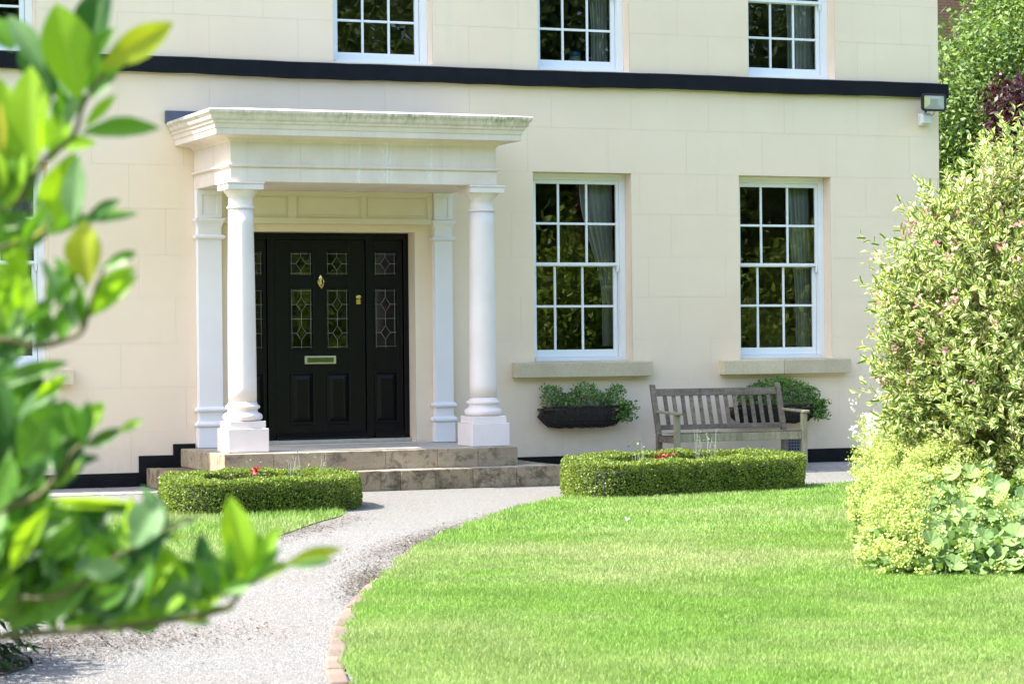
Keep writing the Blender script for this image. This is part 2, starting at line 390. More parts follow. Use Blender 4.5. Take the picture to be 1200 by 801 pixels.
M['leaf_mid'] = m_big_leaf('mid_leaf', (.07, .20, .02), (.11, .26, .025), (.18, .32, .07), .42, (1.5, 1.5, .4))
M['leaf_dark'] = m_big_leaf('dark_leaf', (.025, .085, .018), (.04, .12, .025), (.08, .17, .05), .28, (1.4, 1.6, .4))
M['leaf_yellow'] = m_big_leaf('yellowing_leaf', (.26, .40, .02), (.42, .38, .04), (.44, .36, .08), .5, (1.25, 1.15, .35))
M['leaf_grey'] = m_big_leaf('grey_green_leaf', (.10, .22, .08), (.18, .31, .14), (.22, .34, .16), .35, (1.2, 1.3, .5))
M['curtain'] = simple('sheer_grey_curtain', (.50, .50, .50), (.58, .57, .57), .9, 4)

# ------------------------------------------------------------------ the setting: ground
g = MB(); g.add([(-600,-600,-.03),(700,-600,-.03),(700,900,-.03),(-600,900,-.03)], [(0,1,2,3)])
g.build_top('ground', M['field'], (0, 0, -.03), None, None, kind='structure')
def sheet(name, pts, z, mat, skirt=.03):
    n = len(pts); cx, cy = pts[0][0], pts[0][1]
    bm = bmesh.new(); vs = [bm.verts.new((x-cx, y-cy, 0)) for x, y in pts]; f = bm.faces.new(vs)
    if f.normal.z < 0 or f.calc_center_median() is None: pass
    bm.normal_update()
    if f.normal.z < 0: f.normal_flip()
    ext = bmesh.ops.extrude_edge_only(bm, edges=list(bm.edges)); 
    for v in [e for e in ext['geom'] if isinstance(e, bmesh.types.BMVert)]: v.co.z -= skirt
    bmesh.ops.triangulate(bm, faces=[f])
    me = bpy.data.meshes.new(name); bm.to_mesh(me); bm.free(); me.materials.append(mat)
    o = bpy.data.objects.new(name, me); o.location = (cx, cy, z); reg(o, None, (cx, cy, z)); tag(o, kind='structure'); return o
def catmull(P, k=6):
    out = []; P = [np.array(p, float) for p in P]
    for i in range(len(P)-1):
        p0 = P[max(i-1, 0)]; p1 = P[i]; p2 = P[i+1]; p3 = P[min(i+2, len(P)-1)]
        for j in range(k):
            t = j/k; out.append(.5*((2*p1)+(-p0+p2)*t+(2*p0-5*p1+4*p2-p3)*t*t+(-p0+3*p1-3*p2+p3)*t**3))
    out.append(P[-1]); return out
sheet('gravel_path', [(-8, -.05), (-8, -30), (24, -30), (24, -.05)], 0.0, M['gravel'])
edgeR = catmull([(30, -3.3), (16, -3.5), (12.9, -3.76), (11.2, -4.0), (9.46, -4.39), (8.95, -4.85), (8.35, -5.64), (7.556, -6.84), (6.795, -8.051), (5.983, -9.513), (5.355, -10.837),
                 (5.005, -11.591), (4.612, -12.495), (4.212, -13.484), (3.9, -14.352), (3.511, -15.559), (2.9, -18), (2.4, -22), (2.2, -29)], 5)
edgeR = [(p[0]+.03*math.sin(i*1.7)*(0 if i < 20 else 1), p[1]+.02*math.sin(i*2.3)) for i, p in enumerate(edgeR)]
LAWN_R = [tuple(p[:2]) for p in edgeR]+[(30, -29)]
sheet('lawn', LAWN_R, .035, M['lawn'], .05)
edgeL = catmull([(-7, -2.9), (4.2, -3.1), (5.0, -3.3), (6.4, -4.2), (7.02, -4.75), (6.9, -5.25), (6.7, -5.6), (6.4, -6.06), (5.73, -7.25), (5.1, -8.45), (4.5, -9.6), (3.7, -10.9), (2.9, -11.8), (1.8, -12.4), (0, -12.6), (-7, -12.6)], 5)
LAWN_L = [tuple(p[:2]) for p in edgeL]
sheet('lawn', LAWN_L, .008, M['lawn'], .012)
# soil under the plants at the left and right
def blob(cx, cy, rx, ry, n=30, rot=0, seed=1):
    rr = random.Random(seed); out = []
    for i in range(n):
        a = 2*math.pi*i/n; k = 1+.12*math.sin(3*a+seed)+.08*math.sin(5*a+2*seed)+rr.uniform(-.04, .04)
        x, y = rx*k*math.cos(a), ry*k*math.sin(a); out.append((cx+x*math.cos(rot)-y*math.sin(rot), cy+x*math.sin(rot)+y*math.cos(rot)))
    return out
sheet('soil_bed', blob(1.0, -14.1, 1.35, .8, rot=.2, seed=3), .008, M['soil'], .006)
sheet('soil_bed', blob(10.9, -10.7, 1.3, 3.0, rot=-.35, seed=5), .045, M['soil'], .03)
# paving strip along the house, slightly raised towards the wall
pv = empty('paving', (12, -.7, 0), None, None); tag(pv, kind='structure')
def slab_row(x0, x1, step, y0, y1, zf, seed):
    r = random.Random(seed); x = x0
    while x < x1-.05:
        w = min(step*r.uniform(.8, 1.2), x1-x); m = MB(); h = r.uniform(-.003, .003)
        a, b = x+.006, x+w-.006
        z1, z0 = zf(y1)+h, zf(y0)+h
        m.add([(a,y0,-.02),(b,y0,-.02),(b,y1,-.02),(a,y1,-.02),(a,y0,z0),(b,y0,z0),(b,y1,z1),(a,y1,z1)], [(0,3,2,1),(4,5,6,7),(0,1,5,4),(1,2,6,5),(2,3,7,6),(3,0,4,7)])
        m.build('paving_slab', M['paving'], pv, .004, 1); x += w
for (a, b, hi) in ((10.46, 22, .045), (-1, 6.42, .012)):
    slab_row(a, b, .72, -.62, -.012, lambda y: .012+(hi-.012)*(1+(y+.012)/1.2), int(a*3)+50)
    slab_row(a, b, .66, -1.22, -.632, lambda y: .012+(hi-.012)*(1+(y+.012)/1.2), int(a*3)+51)
# kerb bricks along the near end of the big lawn
kb = empty('kerb_edging', (4.3, -12.5, 0), None, None); tag(kb, kind='structure')
mk = MB(); mk.box(-.045, .045, -.20, .20, -.06, .020); mkm = mk.mesh('kerb_stone', M['kerb'])
pts = catmull([(5.33, -10.9), (4.95, -11.65), (4.55, -12.55), (4.15, -13.53), (3.83, -14.4), (3.44, -15.6), (2.83, -18)], 24); acc = 0; last = pts[0]; k = 0
for p in pts[1:]:
    acc += np.linalg.norm(p-last); last = p
    if acc > .42:
        acc = 0; k += 1
        q = pts[min(len(pts)-1, [i for i, a in enumerate(pts) if a is p][0]+1)]; d = q-p
        o = place('kerb_stone', mkm, kb, (p[0], p[1], random.uniform(-.004, .008)), (random.uniform(-.03, .03), random.uniform(-.04, .04), math.atan2(d[1], d[0])-math.pi/2+random.uniform(-.04, .04)))
        bevel(o, .012, 2)

# ------------------------------------------------------------------ lawn grass, gravel stones
def inside(poly, X, Y):
    poly = np.array(poly); c = np.zeros(len(X), bool); n = len(poly)
    for i in range(n):
        x1, y1 = poly[i]; x2, y2 = poly[(i+1) % n]
        if y1 == y2: continue
        hit = ((y1 > Y) != (y2 > Y)) & (X < (x2-x1)*(Y-y1)/(y2-y1)+x1); c ^= hit
    return c
def view_scatter(n, d0, d1, p0=-60, p1=1260):
    """ground points spread evenly in area over the seen wedge"""
    d = np.sqrt(RNG.uniform(d0**2, d1**2, n)); px = RNG.uniform(p0, p1, n)
    base = CAM[None]+(RT[None]*((px-600)/F_PX*d)[:, None])+FW[None]*d[:, None]
    return base[:, 0], base[:, 1]
def grass(name, poly, parts, z, label, jitter_edge=.02):
    Xs, Ys, Hs, Ws = [], [], [], []
    for n, d0, d1, h, w, *pp in parts:
        x, y = view_scatter(n, d0, d1, *pp); m = inside(poly, x, y); x, y = x[m], y[m]
        Xs.append(x); Ys.append(y); Hs.append(np.full(len(x), h)); Ws.append(np.full(len(x), w))
    X, Y, Hh, Ww = map(np.concatenate, (Xs, Ys, Hs, Ws)); n = len(X)
    X = X+RNG.normal(0, jitter_edge, n); Y = Y+RNG.normal(0, jitter_edge, n)
    Hh = Hh*RNG.uniform(.5, 1.35, n)*(1+.10*np.sin(X*1.9+1.3*np.sin(Y*1.3))); a = RNG.uniform(0, 2*np.pi, n); le = RNG.uniform(.1, .8, n)*Hh; la = RNG.uniform(0, 2*np.pi, n)
    dx, dy = np.cos(a)*Ww/2, np.sin(a)*Ww/2; org = np.array([X.mean(), Y.mean(), z])
    V = np.zeros((n, 3, 3)); V[:, 0] = np.stack([X-dx, Y-dy, np.full(n, z-.004)], 1); V[:, 1] = np.stack([X+dx, Y+dy, np.full(n, z-.004)], 1)
    V[:, 2] = np.stack([X+np.cos(la)*le, Y+np.sin(la)*le, z+Hh], 1); V -= org
    me = np_mesh(name, V.reshape(-1, 3), np.arange(n*3).reshape(-1, 3), None, np.repeat(RNG.random(n), 3), M['grass'])
    o = obj_from(name, me, None, tuple(org)); tag(o, label, 'grass', kind='stuff'); return o
grass('lawn_grass', LAWN_R, [(330000, 10.3, 15, .021, .0055), (240000, 15, 19, .022, .0075), (200000, 19, 27, .025, .010), (190000, 8, 27, .026, .014, 1240, 3000), (50000, 5, 10.4, .024, .009)], .035, 'sunlit mown grass of the large lawn in front of the windows')
grass('lawn_grass', LAWN_L, [(110000, 12, 19, .04, .0075), (110000, 19, 25, .045, .010), (60000, 10, 25, .04, .014, -1500, -50)], .008, 'grass of the small lawn left of the gravel path')
def stones(n, d0, d1, s0, s1, name='loose_gravel'):
    x, y = view_scatter(n, d0, d1); m = ~(inside(LAWN_R, x, y) | inside(LAWN_L, x, y)) & (y < -2.1); x, y = x[m], y[m]; n = len(x)
    s = RNG.uniform(s0, s1, n); P = np.stack([x, y, s*.2], 1); a = RNG.uniform(0, 6.28, n)
    tpl = np.array([(1,0,0),(0,1,0),(-1,0,0),(0,-1,0),(0,0,.7),(0,0,-.7)], float); tri = np.array([(0,1,4),(1,2,4),(2,3,4),(3,0,4)])
    V = tpl[None]*(s[:, None, None])*RNG.uniform(.6, 1.1, (n, 6, 1)); c, si = np.cos(a)[:, None], np.sin(a)[:, None]
    V = np.stack([V[..., 0]*c-V[..., 1]*si, V[..., 0]*si+V[..., 1]*c, V[..., 2]], -1)+P[:, None]
    org = np.array([4, -12, 0.]); V -= org
    T = (np.arange(n)[:, None, None]*6+tri[None]).reshape(-1, 3)
    o = obj_from(name, np_mesh(name, V.reshape(-1, 3), T, None, np.repeat(RNG.random(n), 6), M['stone']), None, tuple(org)); return tag(o, 'pale loose gravel stones scattered over the path', 'gravel', kind='stuff')
stones(80000, 10.3, 20, .0025, .0065)

# ------------------------------------------------------------------ the house
HX0, HX1, HZ, HY = 0.7, 16.325, 8.3, 8.0
house = empty('house', (0, 0, 0), 'cream rendered two storey house with black band, white sash windows and black front door', 'house')
T = .30                                                    # front wall depth
# openings: x0, x1, z0, z1
LOWER = [(1.45, 2.68), (4.21, 5.44), (10.965, 12.195), (13.589, 14.819)]
OPEN = [(a, b, 1.276, 3.435) for a, b in LOWER]
UPPER = [(4.17, 5.335), (8.60, 9.77), (11.04, 12.19), (13.73, 14.90)]
OPEN += [(a, b, 4.60, 6.42) for a, b in UPPER]
DOOR = (7.44, 9.53, .41, 2.732); OPEN.append(DOOR)
def rect_minus(rects, hole):
    out = []
    hx0, hx1, hz0, hz1 = hole
    for (x0, x1, z0, z1) in rects:
        if hx1 <= x0 or hx0 >= x1 or hz1 <= z0 or hz0 >= z1: out.append((x0, x1, z0, z1)); continue
        if hz0 > z0: out.append((x0, x1, z0, hz0))
        if hz1 < z1: out.append((x0, x1, hz1, z1))
        a, b = max(z0, hz0), min(z1, hz1)
        if hx0 > x0: out.append((x0, hx0, a, b))
        if hx1 < x1: out.append((hx1, x1, a, b))
    return out
def grid_wall(mb, x0, x1, z0, z1, holes, y0, y1):
    xs = sorted({x0, x1, *[v for h in holes for v in h[:2] if x0 < v < x1]}); zs = sorted({z0, z1, *[v for h in holes for v in h[2:] if z0 < v < z1]})
    solid = lambda x, z: x0 < x < x1 and z0 < z < z1 and not any(h[0] < x < h[1] and h[2] < z < h[3] for h in holes)
    for i in range(len(xs)-1):
        for j in range(len(zs)-1):
            a, b, c, d = xs[i], xs[i+1], zs[j], zs[j+1]; cx, cz = (a+b)/2, (c+d)/2
            if not solid(cx, cz): continue
            mb.add([(a,y0,c),(b,y0,c),(b,y0,d),(a,y0,d)], [(0,1,2,3)]); mb.add([(a,y1,c),(b,y1,c),(b,y1,d),(a,y1,d)], [(3,2,1,0)])
            if not solid(a-1e-3, cz): mb.add([(a,y0,c),(a,y1,c),(a,y1,d),(a,y0,d)], [(3,2,1,0)])
            if not solid(b+1e-3, cz): mb.add([(b,y0,c),(b,y1,c),(b,y1,d),(b,y0,d)], [(0,1,2,3)])
            if not solid(cx, c-1e-3): mb.add([(a,y0,c),(b,y0,c),(b,y1,c),(a,y1,c)], [(3,2,1,0)])
            if not solid(cx, d+1e-3): mb.add([(a,y0,d),(b,y0,d),(b,y1,d),(a,y1,d)], [(0,1,2,3)])
m = MB(); grid_wall(m, HX0+.002, HX1-.002, .02, HZ, OPEN, .0045, T)
wall = m.build('wall', M['joint'], house)
# the scribed blocks of the render, each a shallow raised panel with its own joints
rows = [.0, .10, .585, 1.06, 1.53, 2.01, 2.47, 2.965, 3.435, 3.94, 4.40]
rows2 = [4.57, 5.05, 5.515, 6.0, 6.42, 6.9, 7.4, 7.9, 8.28]
def blocks(rows, off):
    for j in range(len(rows)-1):
        z0, z1 = rows[j], rows[j+1]; pitch = 1.0; x = HX0-(pitch*.5 if (j+off) % 2 else 0)+.31*((j*7) % 3)/3
        while x < HX1:
            a, b = max(x, HX0), min(x+pitch, HX1); x += pitch
            if b-a < .05: continue
            mb = MB(); g = .0008
            rs = [(a+g, b-g, z0+g, z1-g)]
            for h in OPEN: rs = rect_minus(rs, h)
            rs = [r for r in rs if r[1]-r[0] > .012 and r[3]-r[2] > .012]
            if not rs: continue
            yo = random.uniform(-.0005, .0005)
            for (p, q, r, s) in rs:                       # front face plus returns, butted without seams
                mb.add([(p,yo,r),(q,yo,r),(q,yo,s),(p,yo,s)], [(0,1,2,3)])
                mb.add([(p,yo,r),(p,.0042,r),(p,.0042,s),(p,yo,s)], [(3,2,1,0)]) ; mb.add([(q,yo,r),(q,.0042,r),(q,.0042,s),(q,yo,s)], [(0,1,2,3)])
                mb.add([(p,yo,r),(q,yo,r),(q,.0042,r),(p,.0042,r)], [(3,2,1,0)]); mb.add([(p,yo,s),(q,yo,s),(q,.0042,s),(p,.0042,s)], [(0,1,2,3)])
            mb.build('render_block', M['render'], wall)
blocks(rows, 0); blocks(rows2, 1)
# reveals of the openings in render colour
for (a, b, c, d) in OPEN:
    e = .0015; m = MB()
    m.add([(a+e,.011,c),(a+e,T+.001,c),(a+e,T+.001,d),(a+e,.011,d)], [(0,1,2,3)]); m.add([(b-e,.011,c),(b-e,T+.001,c),(b-e,T+.001,d),(b-e,.011,d)], [(3,2,1,0)])
    m.add([(a+e,.011,d-e),(b-e,.011,d-e),(b-e,T+.001,d-e),(a+e,T+.001,d-e)], [(0,1,2,3)])
    m.build('reveal', M['render'], house)
# side and back walls, roof, floors, partitions
m = MB(); m.box(HX1-.28, HX1, T+.002, HY, .0, HZ); m.box(HX0, HX0+.28, T+.002, HY, 0, HZ); m.box(HX0+.29, HX1-.29, HY-.28, HY, 0, HZ)
m.build('side_wall', M['render'], house)
m = MB(); m.box(HX1-.012, HX1+.0015, .0, T+.004, 0.2, HZ); m.build('corner_return', M['render'], house)
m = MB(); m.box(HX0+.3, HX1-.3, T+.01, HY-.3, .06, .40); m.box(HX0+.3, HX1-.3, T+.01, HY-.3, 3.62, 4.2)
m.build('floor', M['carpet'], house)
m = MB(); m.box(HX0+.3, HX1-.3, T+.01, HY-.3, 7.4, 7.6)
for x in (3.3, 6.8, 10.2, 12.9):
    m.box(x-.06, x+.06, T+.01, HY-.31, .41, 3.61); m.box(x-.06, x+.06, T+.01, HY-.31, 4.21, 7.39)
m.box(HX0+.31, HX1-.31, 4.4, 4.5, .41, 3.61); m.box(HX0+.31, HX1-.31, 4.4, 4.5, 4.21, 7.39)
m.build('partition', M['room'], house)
m = MB(); ev = .25; x0, x1, y0, y1 = HX0-ev, HX1+ev, -ev, HY+ev; zt = 10.6
m.add([(x0,y0,HZ),(x1,y0,HZ),(x1,y1,HZ),(x0,y1,HZ),(x0+4,4,zt),(x1-4,4,zt)], [(0,3,2,1),(0,1,5,4),(1,2,5),(2,3,4,5),(3,0,4)])
m.build('roof', M['slate'], house)
# black band between the storeys, slightly wavy lower edge as in old stonework
m = MB(); n = 90; vs = []; fs = []; xs = np.linspace(HX0-.1, 16.425, n)
for i, x in enumerate(xs):
    w = .006*math.sin(x*2.1)+.003*math.sin(x*9.0+1)+random.uniform(-.002, .002); zt, zb = 4.578+w*.5-.010*math.exp(-((x-9.6)/2.2)**2), 4.414+w-.012*math.exp(-((x-9.6)/2.2)**2)
    vs += [(x, -.085, zb), (x, -.085, zt), (x, -.001, zt+.018), (x, -.001, zb)]
for i in range(n-1):
    k = i*4
    for q in range(4):
        r = (q+1) % 4; fs.append((k+q, k+4+q, k+4+r, k+r))
fs += [(0, 1, 2, 3), ((n-1)*4+3, (n-1)*4+2, (n-1)*4+1, (n-1)*4)]
m.add(vs, [tuple(reversed(f)) for f in fs]); m.box(HX1+.003, 16.425, .0, 1.2, 4.415, 4.578); m.build('string_course', M['band'], house, .004, 1)
# black painted plinth, stepped round the doorsteps
for (a, b, z) in ((HX0-.02, 6.38, .158), (6.38, 6.755, .335), (6.755, 7.0, .452), (9.95, 10.22, .335), (10.22, HX1+.02, .205)):
    m = MB(); m.box(a+.0006, b-.0006, -.022, -.003, -.02, z)
    m.build('painted_plinth', M['plinth_black'], house, .004, 1)
m = MB(); m.box(HX1+.002, HX1+.02, .0, HY, -.02, .205); m.build('painted_plinth', M['plinth_black'], house)
# air vent behind the bench
v = MB(); v.box(14.185, 14.385, -.034, -.0225, .145, .345); v = v.build('air_vent', M['vent'], house, .004)
for i in range(5):
    for j in range(5):
        h = MB(); x = 14.205+i*.037; z = .163+j*.036; h.box(x, x+.018, -.0365, -.0345, z, z+.020); h.build('vent_opening', M['vent_hole'], v)

# ---- sash windows
def window(a, b, z0, z1, bars_up, bars_low, meet, rows_up, rows_low, sill=None, label=None):
    """a,b,z0,z1 the opening; bars = x of the vertical glazing bars; rows = z of the horizontal ones"""
    yb = .17
    m = MB()
    m.box(a+.003, a+.075, yb, yb+.11, z0+.002, z1-.003); m.box(b-.075, b-.003, yb, yb+.11, z0+.002, z1-.003)
    m.box(a+.0755, b-.0755, yb, yb+.11, z1-.075, z1-.003); m.box(a+.0755, b-.0755, yb-.012, yb+.11, z0+.002, z0+.05)
    m.box(b-.0745, b-.069, yb+.0, yb+.02, z0+.06, z1-.08)
    w = m.build('window', M['white'], house, .004); tag(w, label)
    def sash(nm, x0, x1, c, d, y, st, top, bot, bars, rws):
        s = MB(); yy = y+.042
        s.box(x0, x0+st, y, yy, c, d); s.box(x1-st, x1, y, yy, c, d)
        s.box(x0+st+.0004, x1-st-.0004, y+.0005, yy, d-top, d-.0004); s.box(x0+st+.0004, x1-st-.0004, y+.0005, yy, c+.0004, c+bot)
        so = s.build(nm, M['white'], w, .003)
        gx = [x0+st]+list(bars)+[x1-st]; gz = [c+bot]+list(rws)+[d-top]
        for bx in bars:
            q = MB(); q.box(bx-.0135, bx+.0135, y+.006, y+.034, gz[0]+.0005, gz[-1]-.0005); q.build('glazing_bar', M['white'], w, .005)
        for rz in rws:
            for i in range(len(gx)-1):
                q = MB(); q.box(gx[i]+(.0139 if i else .0005), gx[i+1]-(.0139 if i < len(gx)-2 else .0005), y+.007, y+.033, rz-.0135, rz+.0135); q.build('glazing_bar', M['white'], w, .005)
        for i in range(len(gx)-1):
            for j in range(len(gz)-1):
                p, q_, r, s_ = gx[i], gx[i+1], gz[j], gz[j+1]; cx, cz = (p+q_)/2, (r+s_)/2
                g = MB(); hw, hh = (q_-p)/2+.002, (s_-r)/2+.002
                g.add([(-hw,0,-hh),(hw,0,-hh),(hw,0,hh),(-hw,0,hh)], [(0,1,2,3)])
                place('pane', g.mesh('pane', M['glass']), w, (cx, y+.022, cz), (random.gauss(0, .006), 0, random.gauss(0, .006)))
        return so
    sash('upper_sash', a+.076, b-.076, meet-.002, z1-.076, yb+.018, .036, .045, .036, bars_up, rows_up)
    sash('lower_sash', a+.080, b-.080, z0+.051, meet+.026, yb+.063, .050, .036, .085, bars_low, rows_low)
    for hx in (a+.078, b-.078-.03):                                    # horns under the meeting rail
        h = MB(); h.add([(hx,yb+.016,meet-.003),(hx+.03,yb+.016,meet-.003),(hx+.03,yb+.05,meet-.003),(hx,yb+.05,meet-.003),
                         (hx+.004,yb+.02,meet-.075),(hx+.026,yb+.02,meet-.075),(hx+.026,yb+.045,meet-.075),(hx+.004,yb+.045,meet-.075)], [(0,1,2,3),(7,6,5,4),(4,5,1,0),(5,6,2,1),(6,7,3,2),(7,4,0,3)])
        h.build('horn', M['white'], w, .006)
    if sill:
        sx0, sx1 = sill; mid = sx0+(sx1-sx0)*.47
        for p, q in ((sx0, mid-.002), (mid+.002, sx1)) if sill[0] > 13 else ((sx0, sx1),):
            s = MB(); s.add([(p,-.12,1.10),(q,-.12,1.10),(q,.16,1.10),(p,.16,1.10),(p,-.12,1.268),(q,-.12,1.268),(q,.16,1.285),(p,.16,1.285)], [(0,3,2,1),(4,5,6,7),(0,1,5,4),(1,2,6,5),(2,3,7,6),(3,0,4,7)])
            s.build('sill', M['sill'], w, .008)
    return w
def lower_window(a, label, sill):
    z = 1.276
    return window(a, a+1.23, z, 3.435, [a+.395, a+.75], [a+.365, a+.712], 2.378, [2.858], [1.910], sill, label)
lower_window(13.589, 'ground floor window behind the bench', (13.307, 15.009))
lower_window(10.965, 'ground floor window just right of the portico', (10.687, 12.396))
lower_window(4.21, 'ground floor window left of the portico', (3.95, 5.676))
lower_window(1.45, None, (1.2, 2.9))
for (a, b), lab in zip(UPPER, ('upper window at the left edge', 'upper window above the portico', 'upper window above the first hanging basket', 'upper window above the bench')):
    w_ = b-a; window(a, b, 4.60, 6.42, [a+w_*.5-.155, a+w_*.5+.155], [a+w_*.5-.158, a+w_*.5+.152], 5.515, [5.95], [5.092], None, lab)
# sill slabs of the opening bottoms
for a, b in UPPER: m = MB(); m.box(a+.002, b-.002, .012, .168, 4.585, 4.607); m.build('upper_sill', M['white'], house)

# ---- entrance: frame, door, side lights
DY = .20
fr = MB()
for (a, b) in ((7.443, 7.50), (7.885, 7.965), (9.025, 9.105), (9.47, 9.527)): fr.box(a, b, DY, DY+.09, .44, 2.728)
for (a, b) in ((7.501, 7.884), (7.966, 9.024), (9.106, 9.469)): fr.box(a, b, DY+.002, DY+.09, 2.655, 2.727)
door_frame = fr.build('door_frame', M['black_door'], house, .004)
th = MB(); th.box(7.45, 9.52, DY-.06, T, .412, .452); th.build('threshold', M['tread'], house, .006)
def came(mb, x0, x1, z0, z1, y, double):
    i = .028; r = .0026
    for x in (x0+i, x1-i): mb.tube([(x, y, z0), (x, y, z1)], r, 4)
    for z in (z0+i, z1-i): mb.tube([(x0, y, z), (x1, y, z)], r, 4)
    cx = (x0+x1)/2; cells = [(z0, z1)] if not double else [(z0, (z0+z1)/2), ((z0+z1)/2, z1)]
    if double: mb.tube([(x0, y, (z0+z1)/2), (x1, y, (z0+z1)/2)], r, 4)
    for c, d in cells:
        cz = (c+d)/2+(0 if not double else (.012 if c == z0 else -.012)); hw, hh = .056, .078
        mb.tube([(cx-hw,y,cz),(cx,y,cz+hh),(cx+hw,y,cz),(cx,y,cz-hh),(cx-hw,y,cz)], r, 4)
        mb.tube([(x0,y,cz),(cx-hw,y,cz)], r, 4); mb.tube([(cx+hw,y,cz),(x1,y,cz)], r, 4); mb.tube([(cx,y,cz+hh),(cx,y,d)], r, 4); mb.tube([(cx,y,c),(cx,y,cz-hh)], r, 4)
def leaf_panels(nm, X0, X1, cols, y, label=None):
    """a leaf of stiles and rails with leaded panes above and raised panels below"""
    Z = [.462, .62, 1.195, 1.445, 2.122, 2.256, 2.528, 2.652]
    s = MB(); yy = y+.045
    xs = [X0]+[v for c in cols for v in c]+[X1]
    for i in range(0, len(xs), 2): s.box(xs[i], xs[i+1], y, yy, Z[0], Z[7])
    for a, b in cols:
        for c, d in ((Z[0], Z[1]), (Z[2], Z[3]), (Z[4], Z[5]), (Z[6], Z[7])): s.box(a+.0005, b-.0005, y+.0006, yy, c, d)
    leaf = s.build(nm, M['black_door'], house, .003); tag(leaf, label)
    for a, b in cols:
        p = MB(); c, d = Z[1]+.001, Z[2]-.001; yi = y+.022
        p.add([(a,yi,c),(b,yi,c),(b,yi,d),(a,yi,d)], [(0,1,2,3)])
        t = .045; x0, x1, z0, z1 = a+.03, b-.03, c+.03, d-.03
        p.add([(x0,yi-.001,z0),(x1,yi-.001,z0),(x1,yi-.001,z1),(x0,yi-.001,z1),(x0+t,y+.004,z0+t),(x1-t,y+.004,z0+t),(x1-t,y+.004,z1-t),(x0+t,y+.004,z1-t)], [(0,1,5,4),(1,2,6,5),(2,3,7,6),(3,0,4,7),(4,5,6,7)])
        p.build('raised_panel', M['black_door'], leaf)
        q = MB()                                                    # moulding round the raised panel
        for (u0, u1, w0, w1) in ((a, b, d-.018, d), (a, b, c, c+.018), (a, a+.018, c+.0185, d-.0185), (b-.018, b, c+.0185, d-.0185)): q.box(u0, u1, y-.010, y+.02, w0, w1)
        q.build('moulding', M['black_door'], leaf, .007)
        for c, d, dbl in ((Z[3], Z[4], True), (Z[5], Z[6], False)):
            g = MB(); hw, hh = (b-a)/2-.001, (d-c)/2-.001; g.add([(-hw,0,-hh),(hw,0,-hh),(hw,0,hh),(-hw,0,hh)], [(0,1,2,3)])
            place('leaded_pane', g.mesh('leaded_pane', M['glass_lead']), leaf, ((a+b)/2, y+.020, (c+d)/2), (random.gauss(0, .003), 0, random.gauss(0, .003)))
            q = MB(); came(q, a, b, c, d, y+.016, dbl); q.build('lead_came', M['lead'], leaf)
            q = MB()
            for (u0, u1, w0, w1) in ((a, b, d-.010, d), (a, b, c, c+.010), (a, a+.010, c+.0105, d-.0105), (b-.010, b, c+.0105, d-.0105)): q.box(u0, u1, y-.006, y+.015, w0, w1)
            q.build('glazing_bead', M['black_door'], leaf, .004)
    return leaf
door = leaf_panels('front_door', 7.972, 9.018, [(8.143, 8.418), (8.56, 8.835)], DY+.02)
leaf_panels('side_light', 7.507, 7.878, [(7.575, 7.850)], DY+.025, 'side light partly hidden by the left column')
leaf_panels('side_light', 9.112, 9.463, [(9.125, 9.402)], DY+.025, 'side light nearest the right pilaster')
for (a, b) in ((7.972, 9.018), (9.112, 9.463), (7.507, 7.878)):
    w = MB(); w.add([(a,DY-.045,.462),(b,DY-.045,.462),(b,DY+.019,.462),(a,DY+.019,.462),(a,DY-.040,.475),(b,DY-.040,.475),(b,DY+.019,.535),(a,DY+.019,.535)], [(0,3,2,1),(4,5,6,7),(0,1,5,4),(1,2,6,5),(2,3,7,6),(3,0,4,7)])
    w.build('weather_board', M['black_door'], door if a > 7.9 and a < 8 else house, .004)
kx, kz, ky = 8.497, 2.19, DY+.02                                    # urn shaped knocker
k = MB(); k.lathe(0, 0, [(.001, -.045), (.022, -.042), (.026, -.02), (.016, 0), (.02, .03), (.027, .045), (.010, .06), (.013, .07), (.001, .078)], 14)
k.v = [(x*.9+kx, y*.5+ky-.014, z+kz) for x, y, z in k.v]; kn = k.build('door_knocker', M['brass'], door)
q = MB(); q.tube([(kx-.026, ky-.02, kz+.04), (kx-.034, ky-.03, kz), (kx-.02, ky-.038, kz-.045), (kx, ky-.042, kz-.058), (kx+.02, ky-.038, kz-.045), (kx+.034, ky-.03, kz), (kx+.026, ky-.02, kz+.04)], .006, 8); q.box(kx-.008, kx+.008, ky-.045, ky-.004, kz-.075, kz-.05)
q.build('door_knocker', M['brass'], door)
q = MB(); lx, lz = 8.937, 2.0; q.lathe(0, 0, [(.001, 0), (.026, 0), (.026, .006), (.018, .010), (.020, .026), (.026, .034), (.018, .044), (.001, .046)], 18); q.v = [(x+lx, ky-z, y+lz+.022) for x, y, z in q.v]
q.box(lx-.024, lx+.024, ky-.010, ky-.0005, lz-.058, lz-.006); q.box(lx-.016, lx+.016, ky-.022, ky-.0105, lz-.052, lz-.034); q.build('door_latch', M['brass'], door, .002)
q = MB(); q.box(8.309, 8.669, ky-.010, ky-.0005, 1.285, 1.374); lp = q.build('letter_plate', M['chrome'], door, .004)
q = MB(); q.box(8.335, 8.643, ky-.017, ky-.0105, 1.303, 1.356); q.build('letter_flap', simple('dull_nickel', (.22, .21, .16), None, .12, metallic=1), door, .004)

